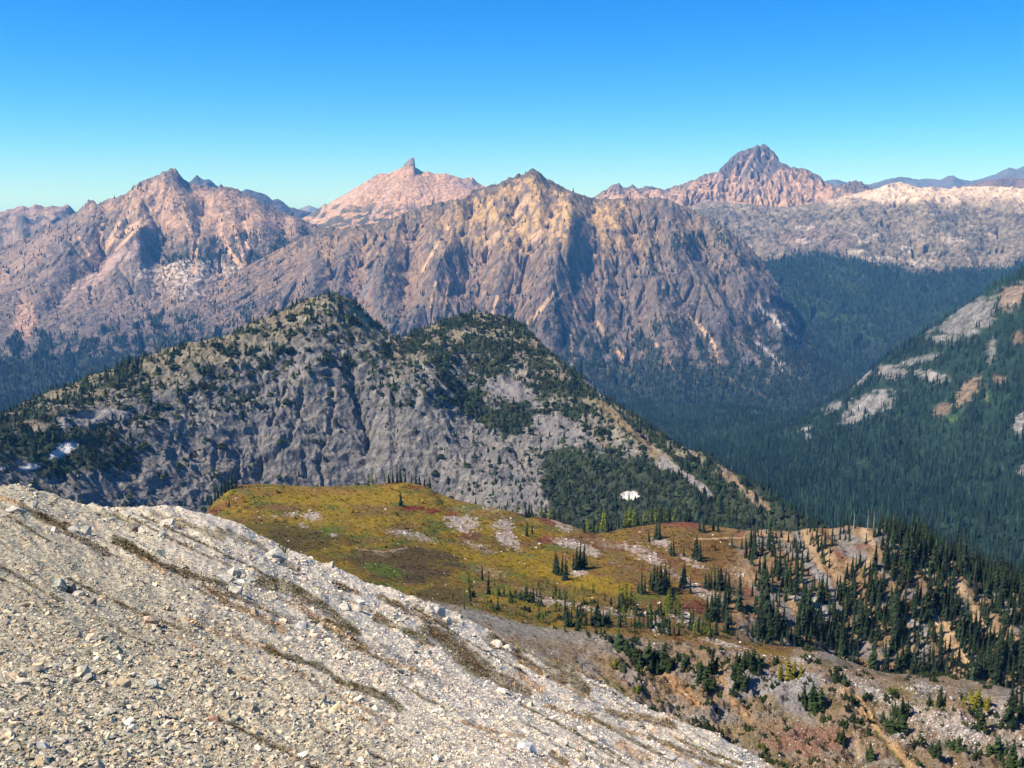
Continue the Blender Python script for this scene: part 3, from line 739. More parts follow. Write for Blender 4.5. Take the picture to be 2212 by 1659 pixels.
for S, tint in ((E1, (0.30, 0.22, 0.18)), (E2, (0.085, 0.082, 0.09)), (E3, (0.2, 0.18, 0.18)), (E4, (0.10, 0.095, 0.10)), (E5, (0.17, 0.12, 0.10))):
    relief(S, S.crest_r.mean() * 0.012, S.crest_r.mean() * 0.05, 5 + S.seed, k0=0.3)
    S.snap(); S.snap()
    S.col = shade_rock(S, tint, np.array(tint) * 0.6, S.crest_r.mean() * 0.03, S.seed, 0.7)
c = E1.col; c = lerp3(c, (0.06, 0.065, 0.06), sstep(-0.1, 0.2, fbm(E1.U / 22, E1.V / 18, 3, 3)) * sstep(450, 470, E1.V) * 0.8); E1.col = c

# ---- valley and wooded spur
relief(V, 60, 520, 10, k0=0.8)
relief(V, 9, 90, 20, k0=0.8)
V.snap()
c = const(V.Z.shape, (0.012, 0.026, 0.015))
c = c * np.clip(1 + 0.6 * fbm(V.X / 90, V.Y / 90, 4, 5), 0.4, 1.8)[..., None]
bare = np.zeros(V.Z.shape)
def vpatch(u, v, a, b, col, rot=0.0, s=1.0):
    global c, bare
    m = blob(V, u, v, a * 0.9, b * 0.88, 0.9, 0.5, u * 0.1, rot) * s
    c = lerp3(c, col, np.clip(m, 0, 1)); bare = np.maximum(bare, m)
GR = (0.150, 0.142, 0.134); BR = (0.125, 0.092, 0.062)
for p in ((2090,690,95,38,GR,-0.5,0.85),(1923,803,40,17,GR,0.15),(2013,813,40,13,GR,0.2),(1880,872,62,26,GR,-0.35),(1842,906,34,10,GR,-0.3),(1858,812,18,26,GR,0.9),(1800,880,26,9,GR,-0.5),
          (2090,845,44,20,BR,-0.85),(2036,884,24,16,BR,-0.4),(2160,820,20,10,BR,0.4),(2203,917,16,30,GR,0.2),(1986,778,55,9,GR,-0.25,0.7),(2198,729,16,16,BR,0.3),(2185,640,40,26,(0.2,0.145,0.11),-0.6,0.8),
          (1738,928,22,5,GR,-0.3),(1744,942,8,7,GR,0.2),(2140,760,12,30,GR,0.1,0.7),(2206,1020,8,18,GR,0.2)):
    vpatch(*p)
for p in ((2132,860,4,14,(0.09,0.11,0.03)),(2055,905,18,9,(0.035,0.06,0.018)),(2130,832,6,7,(0.05,0.075,0.02)),(1917,870,6,5,(0.10,0.11,0.03))):
    vpatch(*p)
c = lerp3(c, (0.025, 0.050, 0.020), streak(V, [(1560,842),(1640,868),(1720,880)], 16, 0.9, 3) * 0.6)
V.col = c; V.bare = np.clip(bare, 0, 1)
V.veg = np.clip(1 - 0.86 * V.bare, 0, 1)

# ---- rocky double dome
relief(C, 20, 150, 11, k0=0.7, stretch=1.2)
C.snap(((0.08, 40), (0.03, 12), (0.012, 0)))
def cut(S, pts, w, depth, n=0.5):
    spur(S, pts, w * 2.1, -depth * 1.15, 1.0, 2)
for pts, w, d in (([(758,800),(764,823),(774,875),(788,917),(798,950)],9,16),([(850,850),(854,890),(852,930),(857,975)],7,9),([(612,840),(601,875),(583,912)],6,8),
                  ([(652,840),(645,885),(625,945),(590,985),(569,1000),(555,1033)],7,9),([(716,830),(718,880),(712,930)],5,6),([(656,975),(660,1024)],5,6),([(520,985),(514,1032)],6,7),
                  ([(835,780),(850,830),(853,860)],10,5),([(1110,960),(1130,1010),(1170,1050)],8,8),([(700,940),(690,1000),(700,1050)],5,5),([(470,960),(455,1040)],5,5),([(1085,985),(1065,1025)],5,7)):
    cut(C, pts, w * 0.8, d * 0.75, 0.9)
C.erode(n=26000, steps=60, passes=2, ks=0.02, kd=0.02, cap=1.2, seed=7, keep=face(C, 0.8, 4, 0.3))
relief(C, 12, 44, 21, k0=0.7, octv=6, stretch=0.8)
wv_ = fbm(C.X / 30, C.Y / 30, 3, 28) * 9
lq = (C.Z + wv_ + 0.25 * C.X) / 13.0
C.Z = C.Z + 3.6 * (np.abs(lq - np.floor(lq) - 0.5) - 0.25) * 2 * face(C, 0.8, 4) * sstep(-0.1, 0.2, fbm(C.X / 60, C.Y / 60, 3, 29)); C.update()
C.snap(((0.05, 20), (0.012, 0))); C.snap(((0.012, 0),))
c = shade_rock(C, (0.182, 0.170, 0.152), (0.120, 0.117, 0.120), 55, 8, 0.9)
hn = fbm(C.X / 60, (C.Y + C.Z) / 60, 4, 83); hf = fbm(C.X / 12, (C.Y + C.Z * 1.5) / 14, 3, 84, 0.65)
cr = np.interp(C.U, [0, 150, 290, 470, 590, 690, 760, 845, 870, 970, 1050, 1150, 1250, 1400, 1600, 1780], [898, 832, 778, 731, 680, 639, 648, 718, 735, 687, 677, 722, 813, 921, 1029, 1143])
below = C.V - cr
c = lerp3(c, (0.21, 0.175, 0.105), sstep(110, 10, below + 50 * hn) * 0.75)
c = lerp3(c, (0.085, 0.072, 0.025), sstep(0.05, 0.3, hn) * sstep(110, 20, below) * 0.7)
second = sstep(0, 60, (C.U - 870) - (C.V - 735) * 1.15 + 40) * (C.U > 840)
c = lerp3(c, (0.145, 0.105, 0.058), second * sstep(-0.1, 0.25, hn) * sstep(960, 820, C.V) * 0.65)
for p in ((135,972,36,13,(0.558,0.540,0.522),-0.5),(66,1008,26,7,(0.540,0.522,0.504),-0.15),(8,1010,10,7,(0.540,0.522,0.504),0.0),(1362,1070,24,12,(0.594,0.576,0.540),0.1),(1295,1060,14,5,(0.310,0.298,0.279),0.5),
          (195,902,90,16,(0.223,0.211,0.205),-0.15),(1107,842,62,24,(0.186,0.174,0.174),0.35),(1205,922,60,24,(0.186,0.171,0.164),0.3),(1120,805,36,10,(0.223,0.198,0.161),0.0),
          (1290,845,34,10,(0.205,0.192,0.180),0.75),(640,800,26,16,(0.211,0.192,0.174),0.2),(690,660,40,10,(0.248,0.223,0.155),-0.1),(640,690,34,6,(0.248,0.223,0.161),-0.2)):
    c = lerp3(c, p[4], blob(C, p[0], p[1], p[2], p[3], 0.6, 0.7, p[0] * 0.03, p[5]) * 0.95)
for pts, w, col in (([(892,771),(934,813),(975,854),(1024,889)],6,(0.298,0.273,0.211)),([(1028,719),(1059,733)],3,(0.341,0.322,0.291)),([(1005,716),(1020,718)],2.5,(0.310,0.291,0.260)),
                    ([(1425,995),(1470,1020),(1531,1066)],12,(0.211,0.198,0.192)),([(1555,1014),(1610,1059),(1659,1101)],11,(0.211,0.155,0.099)),([(1300,870),(1360,930),(1420,985)],9,(0.167,0.124,0.068)),
                    ([(790,770),(830,800),(845,850)],12,(0.124,0.115,0.112)),([(1400,935),(1450,985),(1500,1015)],6,(0.136,0.087,0.050)),([(770,672),(800,705),(840,735)],5,(0.260,0.236,0.174)),([(1190,770),(1240,830)],8,(0.205,0.174,0.124)),
                    ([(1270,920),(1310,965)],5,(0.223,0.167,0.105)),([(660,700),(700,720),(740,760)],6,(0.223,0.205,0.186))):
    c = lerp3(c, col, streak(C, pts, w, 0.8, 13) * 0.9)
c = lerp3(c, (0.13, 0.125, 0.13), sstep(0.62, 0.85, ridged(C.U / 24, C.V / 70, 3, 87)) * sstep(80, 160, below) * 0.35)
hm_ = fbm(C.U / 26, C.V / 20, 4, 85, 0.6)
vegC = 0.14 + 0.50 * sstep(-0.05, 0.25, hm_ + 0.4 * hn) * sstep(260, 90, below) + 0.2 * sstep(0.0, 0.25, hm_)
vegC = np.maximum(vegC, sstep(400, 250, C.U) * (0.20 + 0.5 * sstep(-0.1, 0.25, hn + 0.4 * np.exp(-((C.V - (930 + 0.12 * C.U)) / 45) ** 2))))
vegC = np.maximum(vegC, second * (0.42 + 0.35 * sstep(-0.1, 0.2, hn)) * sstep(960, 900, C.V))
dd = (C.V - 950) - (C.U - 1150) * 0.10
forC = sstep(1110, 1180, C.U - (C.V - 950) * 0.25 + 30 * hn) * sstep(-20, 50, dd + 40 * hn) * (C.U > 1080)
vegC = np.maximum(vegC, forC * 0.97)
vegC = np.maximum(vegC, streak(C, [(955,825),(1010,865),(1060,905),(1110,920)], 26, 0.8, 4) * 0.85)
vegC = np.maximum(vegC, streak(C, [(1240,810),(1330,890),(1420,950)], 14, 0.8, 4) * 0.7)
face_bare = blob(C, 700, 960, 260, 95, 0.5, 0.6, 3)
vegC *= 1 - 0.70 * face_bare
for p in ((135,972,36,14,-0.5),(66,1008,26,8,-0.15),(1362,1070,24,12,0.1),(195,902,90,16,-0.15),(1107,842,62,24,0.35),(1205,922,60,24,0.3),(1290,845,34,10,0.75)):
    vegC *= 1 - 0.93 * blob(C, p[0], p[1], p[2], p[3], 0.6, 0.7, p[0] * 0.03, p[4])
for pts, w in (([(1425,995),(1470,1020),(1531,1066)],12),([(1555,1014),(1610,1059),(1659,1101)],11),([(1300,870),(1360,930),(1420,985)],8),([(892,771),(934,813),(975,854)],6)):
    vegC *= 1 - 0.9 * streak(C, pts, w, 0.8, 13)
c = lerp3(c, (0.024, 0.036, 0.016), sstep(0.45, 0.65, vegC + 0.45 * hf) * 0.9)
C.col = c; C.veg = np.clip(vegC, 0, 1)
# ------------------------------------------------------------------ scree ridge and meadow bench: relief and colour
def rot(U, V, deg):
    a = math.radians(deg); return U * math.cos(a) + V * math.sin(a), -U * math.sin(a) + V * math.cos(a)

# ---- scree
p_, q_ = rot(A.U, A.V, 27)
vis = sstep(0.5, 1.0, A.S)
led = ridged(p_ / 150, q_ / 34, 4, 3)
A.Z = A.Z + A.R * vis * (0.0075 * (led - 0.5) + 0.0024 * fbm(p_ / 40, q_ / 14, 3, 5) + 0.0007 * fbm(A.U / 11, A.V / 8, 3, 6, 0.6))
A.update()
n1 = fbm(p_ / 120, q_ / 40, 4, 11); n2 = fbm(p_ / 30, q_ / 12, 4, 12, 0.6)
c = const(A.Z.shape, (0.365, 0.325, 0.240))
c = lerp3(c, (0.30, 0.29, 0.22), sstep(0.0, 0.3, n1) * sstep(500, 250, A.U) * 0.8)
c = lerp3(c, (0.56, 0.495, 0.41), sstep(380, 900, A.U + 1.1 * (1400 - A.V) + 120 * n1) * 0.8)
c = lerp3(c, (0.44, 0.315, 0.19), sstep(0.18, 0.4, n2 + 0.4 * n1) * 0.55)
GB = (0.070, 0.056, 0.020); BB = (0.105, 0.068, 0.038); OB = (0.30, 0.19, 0.095); GY = (0.27, 0.25, 0.22)
A.band = np.zeros(A.Z.shape)
gb = np.random.default_rng(77); BANDS = []
for i in range(95):
    u0, v0 = gb.uniform(-60, 1500), gb.uniform(1080, 1640); L_ = gb.uniform(60, 320); sl_ = gb.uniform(0.40, 0.62)
    if v0 > 1330 and u0 < 420: continue
    BANDS.append(([(u0, v0), (u0 + L_ * 0.5, v0 + L_ * 0.5 * sl_ + gb.uniform(-8, 8)), (u0 + L_, v0 + L_ * sl_)], gb.uniform(1.8, 5.0), ('BB', 'OB', 'GB', 'GY')[int(gb.integers(4))]))
for pts, w, col in (([(77,1112),(145,1139)],9,BB),([(142,1150),(230,1196)],7,BB),([(249,1166),(383,1238),(478,1261),(509,1288)],8,GB),([(459,1273),(494,1307),(536,1319),(612,1361)],8,OB),([(440,1265),(490,1300)],5,BB),
                    ([(563,1257),(631,1269),(708,1319),(765,1368)],14,GB),([(402,1338),(459,1365),(574,1399),(612,1418)],5,OB),([(574,1402),(612,1418),(689,1439),(735,1472),(765,1483),(828,1506),(865,1530)],8,GB),
                    ([(720,1259),(769,1280)],7,BB),([(921,1360),(967,1382),(1013,1425),(1038,1446)],20,GB),([(813,1333),(890,1370),(936,1394)],9,GB),([(939,1366),(1000,1410),(1031,1447),(1090,1475),(1140,1495)],12,BB),
                    ([(1068,1382),(1130,1398),(1179,1406),(1232,1453),(1257,1490)],17,GB),([(1110,1410),(1160,1445),(1220,1470)],9,BB),([(1120,1455),(1136,1471),(1165,1490)],12,(0.40,0.25,0.13)),([(1309,1536),(1350,1548),(1402,1552),(1457,1572)],8,BB),([(1240,1440),(1300,1468),(1345,1482)],9,BB),
                    ([(1192,1629),(1223,1652)],7,BB),([(1402,1592),(1460,1615),(1525,1644),(1587,1661)],6,BB),([(1470,1600),(1540,1630),(1600,1652)],4,GB),([(1000,1560),(1060,1580),(1130,1590)],5,OB),([(1180,1525),(1290,1560),(1390,1590)],5,OB),([(1340,1610),(1400,1640)],12,(0.33,0.22,0.13)),
                    ([(766,1379),(859,1419)],12,GY),([(859,1425),(967,1481)],9,GY),([(640,1300),(700,1350)],6,OB),([(300,1200),(360,1240)],5,OB),([(820,1290),(900,1330),(960,1350)],8,BB),([(900,1312),(985,1345)],7,(0.2,0.17,0.1)),([(690,1330),(790,1400)],5,OB),
                    ([(330,1110),(400,1135),(480,1160)],9,(0.22,0.18,0.11)),([(470,1140),(560,1180),(640,1230)],7,(0.20,0.165,0.11)),([(220,1110),(300,1130)],7,(0.2,0.18,0.11)),([(0,1075),(60,1095)],5,OB),([(740,1395),(900,1450)],4,OB),([(620,1440),(720,1500),(840,1560)],4,OB)):
    m = streak(A, pts, w * 1.2, 0.9, 17)
    c = lerp3(c, col, np.clip(m * (0.75 + 0.5 * n2), 0, 1)); A.band = np.maximum(A.band, m * (1.0 if col in (GB, BB) else 0.45))
for pts, w, k in BANDS:
    m = streak(A, pts, w, 1.1, 18); col = globals()[k]
    c = lerp3(c, col, np.clip(m * (0.7 + 0.6 * n2), 0, 1)); A.band = np.maximum(A.band, m * (0.9 if k in ('GB', 'BB') else 0.4))
c = c * np.clip(1 + 0.35 * fbm(A.U / 9, A.V / 7, 3, 14, 0.7), 0.5, 1.5)[..., None]
A.col = c

# ---- meadow bench
B.snap(((0.06, 30), (0.02, 3)))
w_step = sstep(1560, 1680, B.U + 0.25 * (B.V - 1150)) * sstep(2.9, 3.4, B.S) * (1 - sstep(5.0, 5.4, B.S))
n_r = ridged((B.X * 0.8 + B.Y * 0.35) / 38, (B.Y * 0.9 - B.X * 0.4) / 70, 4, 31)
B.Z = B.Z + 11.0 * (n_r - 0.55) * w_step
low = sstep(0.75, 1.1, B.S) * (1 - sstep(1.85, 2.0, B.S))
B.Z = B.Z + low * sstep(1150, 1400, B.U) * (6.5 * (ridged(B.X / 19, B.Y / 24, 5, 32, 0.6) - 0.55) + 2.2 * fbm(B.X / 4.5, B.Y / 4.5, 3, 36))
B.Z = B.Z + sstep(2.05, 2.5, B.S) * (1 - w_step) * (1.6 * fbm(B.X / 36, B.Y / 36, 4, 33) + 0.35 * fbm(B.X / 6, B.Y / 6, 3, 34))
B.update(); B.snap(((0.05, 25), (0.02, 4)))
lo_r = sstep(1820, 1900, B.U) * (1 - sstep(1.9, 2.05, B.S))
B.Z = B.Z + lo_r * 1.6 * fbm(B.X / 9, B.Y / 9, 4, 35); B.update()
nb = fbm(B.U / 110, B.V / 30, 4, 41); nc_ = fbm(B.U / 40, B.V / 12, 4, 42, 0.6); nd = fbm(B.U / 9, B.V / 4, 3, 43, 0.7)
YEL = (0.225, 0.150, 0.011); OLV = (0.102, 0.093, 0.015); BRN = (0.128, 0.083, 0.033); ORG = (0.195, 0.102, 0.024); GRN = (0.083, 0.111, 0.012); RED = (0.160, 0.035, 0.020); RK = (0.36, 0.30, 0.265)
c = const(B.Z.shape, (0.165, 0.105, 0.016))
c = lerp3(c, YEL, sstep(-0.1, 0.25, nb) * 0.8)
c = lerp3(c, OLV, sstep(0.0, 0.3, nc_) * 0.7)
c = lerp3(c, BRN, sstep(0.05, 0.35, -nb + 0.3 * nc_) * 0.7)
east = sstep(1150, 1450, B.U)
c = lerp3(c, (0.080, 0.105, 0.014), sstep(0.06, 0.3, fbm(B.U / 75, B.V / 20, 4, 47)) * 0.65 * (1 - 0.7 * east))
c = lerp3(c, (0.115, 0.070, 0.027), east * (0.55 + 0.5 * nb))
c = lerp3(c, (0.122, 0.063, 0.032), east * sstep(0.0, 0.3, nc_ + nb * 0.5) * 0.6)
c = lerp3(c, (0.150, 0.055, 0.028), sstep(0.10, 0.32, fbm(B.U / 45, B.V / 13, 4, 48)) * (0.25 + 0.45 * east))
P = lambda u, v, a, b, col, s=0.85, r=0.0, n=0.6: (u, v, a, b, col, s, r, n)
for (u, v, a, b, col, s_, r_, n_) in (
    P(735,1076,190,18,YEL), P(700,1062,120,8,ORG,0.5), P(643,1165,110,26,(0.070, 0.052, 0.013)), P(600,1140,90,14,(0.075, 0.056, 0.011),0.7), P(880,1205,140,24,(0.078, 0.052, 0.020)), P(890,1240,90,18,(0.070, 0.047, 0.022)), P(960,1290,80,20,(0.078, 0.054, 0.018)),
    P(714,1142,26,16,GRN), P(828,1232,46,14,GRN,0.9,0.3), P(950,1175,26,9,GRN,0.8,0.5), P(900,1155,30,6,GRN,0.6), P(735,1125,120,14,YEL,0.7), P(1139,1222,90,20,YEL,0.8,0.25), P(1294,1262,100,20,YEL,0.9,0.2), P(1056,1175,60,14,(0.117, 0.077, 0.011),0.7), P(985,1190,70,12,YEL,0.7,0.3),
    P(890,1098,32,6,RED,0.9), P(935,1104,20,6,RED,0.9), P(975,1112,18,8,RED,0.6), P(1185,1126,30,9,(0.127, 0.038, 0.022),0.8,0.3), P(1476,1128,46,12,(0.146, 0.050, 0.027),0.95), P(1503,1312,30,14,(0.113, 0.036, 0.022),0.8), P(1182,1166,24,9,RED,0.7), P(1019,1157,26,9,(0.113, 0.041, 0.022),0.7), P(1300,1180,60,8,(0.117, 0.045, 0.027),0.6,0.2), P(1255,1160,40,10,(0.113, 0.050, 0.029),0.5), P(1095,1150,16,12,RED,0.5), P(470,1100,26,9,(0.136, 0.045, 0.014),0.8,-0.5), P(500,1085,30,10,ORG,0.8,-0.5), P(1430,1205,50,8,(0.113, 0.050, 0.029),0.6,0.3), P(1640,1195,40,12,(0.132, 0.045, 0.025),0.5), P(830,1044,40,4,(0.136, 0.054, 0.025),0.6), P(905,1052,30,5,RED,0.5),
    P(1540,1180,70,26,(0.129, 0.070, 0.020),0.85), P(1590,1255,26,56,(0.132, 0.068, 0.020),0.9), P(1605,1360,46,26,(0.127, 0.074, 0.018),0.9), P(1530,1150,60,10,(0.155, 0.095, 0.040),0.6), P(1560,1145,40,6,(0.197, 0.122, 0.047),0.8), P(1422,1270,40,14,ORG,0.6), P(1390,1290,60,8,GRN,0.5)):
    c = lerp3(c, col, np.clip(blob(B, u, v, a, b, n_, 0.8, u * 0.05, r_) * s_, 0, 1))
B.rock = np.zeros(B.Z.shape)
for (u, v, a, b, r_, s_) in ((674,1115,22,10,0,0.9),(630,1112,18,6,0,0.7),(655,1135,16,6,0.3,0.6),(592,1116,10,3,0,0.7),(720,1156,10,4,0,0.9),(890,1157,56,9,0.2,0.75),(866,1149,20,5,0.1,0.9),(1000,1131,40,20,0.2,0.9),(1088,1142,28,22,0.4,0.8),(1099,1170,34,14,0.6,0.85),(1030,1180,40,9,0.4,0.6),
        (1216,1135,26,11,0.5,0.8),(1223,1172,36,11,0.2,0.85),(1269,1188,34,11,0.4,0.85),(1310,1175,50,9,0.2,0.55),(1392,1197,52,17,0.45,0.75),(1250,1237,20,9,0,0.95),(1494,1213,36,10,0.5,0.8),(1465,1245,40,12,0.4,0.6),(1519,1280,50,14,0.4,0.8),(1545,1300,30,10,0.5,0.6),(1176,1297,24,13,0.2,0.9),(1247,1309,70,8,0.2,0.75),(1334,1323,66,10,0.1,0.75),
        (1479,1335,36,15,0.4,0.85),(1426,1352,22,20,0.2,0.85),(1140,1275,30,4,0.3,0.6),(1060,1236,40,12,0.2,0.55),(1430,1172,26,9,0.1,0.9),(1190,1100,60,10,0.2,0.3),(1010,1105,60,8,0.2,0.45),(1060,1100,30,10,0.2,0.5),(820,1195,26,6,0.2,0.5),(860,1190,20,5,0,0.5),(750,1090,18,5,0,0.4),(1590,1240,24,20,0.5,0.6),(930,1190,30,4,0.2,0.4),(1330,1215,60,8,0.3,0.4),(1420,1330,30,8,0.2,0.7),(1560,1390,60,7,0.2,0.8)):
    m = blob(B, u, v, a, b, 0.9, 0.5, u * 0.07, r_) * s_
    m = sstep(0.22, 0.75, m * (0.75 + 0.9 * nd + 0.6 * nc_)) * s_ * 0.9
    c = lerp3(c, RK, m); B.rock = np.maximum(B.rock, m)
c = lerp3(c, (0.40, 0.30, 0.2), streak(B, [(770,1186),(830,1192),(880,1183)], 1.6, 0.5) * 0.7)
c = lerp3(c, (0.42, 0.32, 0.22), streak(B, [(1000,1176),(1060,1178)], 1.4, 0.5) * 0.6)
c = lerp3(c, (0.48, 0.33, 0.18), streak(B, [(1500,1165),(1560,1163),(1640,1160),(1700,1158)], 2.5, 0.6) * 0.7)
# wooded rocky step
st = np.clip(w_step * 1.4, 0, 1)
dg = ridged(B.U / 46 - B.V / 62, B.V / 120 + B.U / 240, 4, 51)
cs = const(B.Z.shape, (0.235, 0.152, 0.085))
cs = lerp3(cs, (0.36, 0.245, 0.135), sstep(0.56, 0.72, dg) * 0.8)
cs = lerp3(cs, (0.22, 0.205, 0.20), sstep(0.02, 0.25, fbm(B.U / 60 - B.V / 90, B.V / 60, 4, 52)) * 0.85)
cs = lerp3(cs, (0.17, 0.055, 0.035), sstep(0.15, 0.4, fbm(B.U / 40, B.V / 40, 3, 53)) * 0.7 * sstep(1350, 1250, B.V))
cs = lerp3(cs, (0.10, 0.10, 0.04), sstep(0.1, 0.4, fbm(B.U / 25, B.V / 18, 3, 54)) * 0.5)
for pts, w, col in (([(2030,1350),(2060,1405),(2110,1470),(2150,1500)],22,(0.52,0.35,0.20)),([(2020,1345),(2055,1365)],14,(0.56,0.39,0.22)),([(1770,1160),(1800,1230),(1850,1290),(1880,1340)],10,(0.37,0.255,0.145)),([(1735,1150),(1760,1200),(1775,1230)],9,(0.37,0.255,0.145)),
                    ([(1760,1235),(1790,1260),(1810,1320)],10,(0.31,0.305,0.31)),([(1720,1285),(1760,1300),(1790,1345)],14,(0.32,0.31,0.31)),([(1935,1330),(1980,1350),(2000,1370)],11,(0.33,0.32,0.32)),([(2070,1262),(2095,1300),(2110,1340),(2150,1370)],10,(0.50,0.35,0.20)),([(2140,1330),(2170,1400)],8,(0.37,0.255,0.145)),
                    ([(2175,1330),(2200,1400)],7,(0.37,0.255,0.145)),([(1890,1400),(1915,1440),(1935,1480)],5,(0.37,0.255,0.145)),([(1870,1150),(1890,1180),(1880,1220)],12,(0.42,0.29,0.17)),([(1940,1180),(2000,1240)],9,(0.42,0.32,0.2)),([(1985,1200),(2010,1240)],8,(0.33,0.325,0.33)),([(1640,1150),(1700,1162)],8,(0.44,0.28,0.15))):
    cs = lerp3(cs, col, streak(B, pts, w, 0.9, 19) * 0.9)
cs = lerp3(cs, (0.10, 0.095, 0.05), sstep(0, 25, B.V - 0.0 - np.interp(B.U, [1880, 2000, 2212], [1300, 1300, 1300]) - 0) * 0 )
c = c * (1 - st[..., None]) + 0.84 * cs * st[..., None]
# slope below the bench edge
lw = (1 - sstep(1.88, 2.02, B.S - 0.75 * sstep(1690, 1790, B.U)))
cl = const(B.Z.shape, (0.24, 0.170, 0.105))
cl = lerp3(cl, (0.245, 0.215, 0.185), sstep(-0.05, 0.25, fbm(B.U / 60, B.V / 40, 4, 61)) * 0.8)
cl = lerp3(cl, (0.09, 0.07, 0.022), sstep(0.1, 0.35, fbm(B.U / 50 - B.V / 80, B.V / 30, 4, 62)) * 0.6)
gl = np.interp(B.U, [900, 1010, 1155, 1271, 1410, 1517], [1300, 1322, 1364, 1377, 1392, 1400])
cl = lerp3(cl, (0.25, 0.23, 0.20), np.exp(-((B.V - gl) / 20) ** 2) * sstep(1480, 1300, B.U) * 0.85)
for pts, w, col in (([(1433,1456),(1479,1496),(1519,1533),(1560,1575)],13,(0.36,0.215,0.105)),([(1539,1434),(1565,1480),(1591,1521),(1620,1560)],12,(0.37,0.23,0.12)),([(1822,1488),(1869,1536),(1900,1583),(1961,1646),(1990,1680)],11,(0.47,0.30,0.145)),([(1847,1583),(1857,1632)],8,(0.42,0.31,0.2)),
                    ([(1380,1420),(1400,1480)],8,(0.36,0.235,0.13)),([(1660,1520),(1720,1560),(1780,1600)],14,(0.21,0.165,0.10)),([(1560,1560),(1640,1610),(1700,1650)],14,(0.20,0.16,0.075)),([(1890,1580),(1940,1640),(1960,1670)],6,(0.10,0.09,0.03)),([(1310,1480),(1400,1545),(1480,1590)],16,(0.19,0.16,0.075))):
    cl = lerp3(cl, col, streak(B, pts, w, 0.9, 23) * 0.9)
for (u, v, a, b, col, s_) in ((1745,1600,100,30,(0.23,0.125,0.085),0.85),(1714,1478,80,38,(0.29,0.275,0.27),0.85),(1622,1468,60,36,(0.30,0.28,0.27),0.8),(1720,1520,30,22,(0.23,0.22,0.22),0.7),(1946,1491,44,11,(0.17,0.135,0.05),0.9),(1965,1520,70,14,(0.19,0.16,0.08),0.7),(2030,1580,40,16,(0.17,0.13,0.08),0.6),(2110,1640,60,20,(0.2,0.15,0.1),0.6),(1540,1545,60,22,(0.27,0.25,0.22),0.7)):
    cl = lerp3(cl, col, np.clip(blob(B, u, v, a, b, 0.7, 0.8, u * 0.03) * s_, 0, 1))
B.lowrock = np.zeros(B.Z.shape)
for (u, v, a, b, r_, s_) in ((1900,1504,60,10,0.45,0.9),(1992,1550,86,26,0.25,0.6),(2070,1570,56,34,0.2,0.7),(2102,1594,40,22,0.3,0.8),(2000,1487,50,8,0.0,0.8),(1840,1466,40,8,0.4,0.7),(1640,1416,60,5,0.1,0.7),(1735,1424,20,5,0,0.9),(2150,1540,50,30,0.2,0.45),(1980,1600,60,22,0.2,0.4),(2190,1610,40,40,0.2,0.4)):
    m = np.clip(blob(B, u, v, a, b, 0.9, 0.4, u * 0.07, r_) * s_ * (0.5 + 1.4 * nd), 0, 1)
    cl = lerp3(cl, (0.50, 0.45, 0.42), m); B.lowrock = np.maximum(B.lowrock, m)
c = c * (1 - lw[..., None]) + 0.82 * cl * lw[..., None]
c = c * np.clip(1 + 0.32 * nd, 0.5, 1.5)[..., None]
B.col = c; B.step = st; B.low = lw

M_SCREE = ground_material("scree_ground", scales=((3.0, 0.25), (14.0, 0.25)), bump=((9.0, 0.05), (30.0, 0.02)), cells=(9.0, 0.25))
M_BENCH = ground_material("meadow_ground", scales=((0.4, 0.22), (1.6, 0.28)), bump=((0.5, 0.7), (-0.35, 0.55), (2.0, 0.25)))
A.mesh("scree_terrain", M_SCREE, A.col, "pale stony scree ridge with thin brown bands of turf", "scree slope")
B.mesh("meadow_terrain", M_BENCH, B.col, "golden autumn meadow shelf ending in a wooded orange rock step", "meadow")
# ------------------------------------------------------------------ the sheets as meshes
M_FAR = ground_material("far_rock", scales=((0.03, 0.35), (0.11, 0.3)), bump=((0.022, 22.0), (-0.03, 9.0)), stretch=(1, 1, 0.55))
M_DOME = ground_material("dome_rock", scales=((0.09, 0.30), (0.4, 0.3)), bump=((0.10, 4.0), (-0.12, 3.2), (0.45, 1.0)), stretch=(1, 1, 0.5))
M_VAL = ground_material("forest_floor", scales=((0.03, 0.5), (0.12, 0.5)), bump=())
D1.mesh("mountain", M_FAR, D1.col, "long pinkish bare mountain with pale scree chutes running into dark scrub", "mountain")
D3.mesh("mountain", M_FAR, D3.col, "jagged golden and purple rock ridge in the middle, above the deep valley", "mountain")
D2.mesh("mountain", M_FAR, D2.col, "smooth pale pink mountain topped by a dark rock tooth", "mountain")
D5.mesh("mountain", M_FAR, D5.col, "tall dark pyramid peak above pink ribs of scree", "mountain")
D4.mesh("mountain", M_FAR, D4.col, "flat-topped pale speckled mountain above the forested basin", "mountain")
E1.mesh("mountain", M_FAR, E1.col, "low serrated ridge seen behind the shoulder of the long pink mountain", "mountain")
E2.mesh("mountain", M_FAR, E2.col, "dark bluish crags peeping over the crest of the long pink mountain", "mountain")
E3.mesh("mountain", M_FAR, E3.col, "tiny blue summit in the gap beside the mountain with the rock tooth", "mountain")
E4.mesh("mountain", M_FAR, E4.col, "hazy blue serrated range beyond the pale plateau", "mountain")
E5.mesh("mountain", M_FAR, E5.col, "brownish far ridge between the pale plateau and the blue range", "mountain")
V.mesh("valley_terrain", M_VAL, V.col, "deep forested valley with grey rock patches on its wooded spur", "valley")
C.mesh("hill", M_DOME, C.col, "grey rocky double dome dotted with dark conifers", "hill")

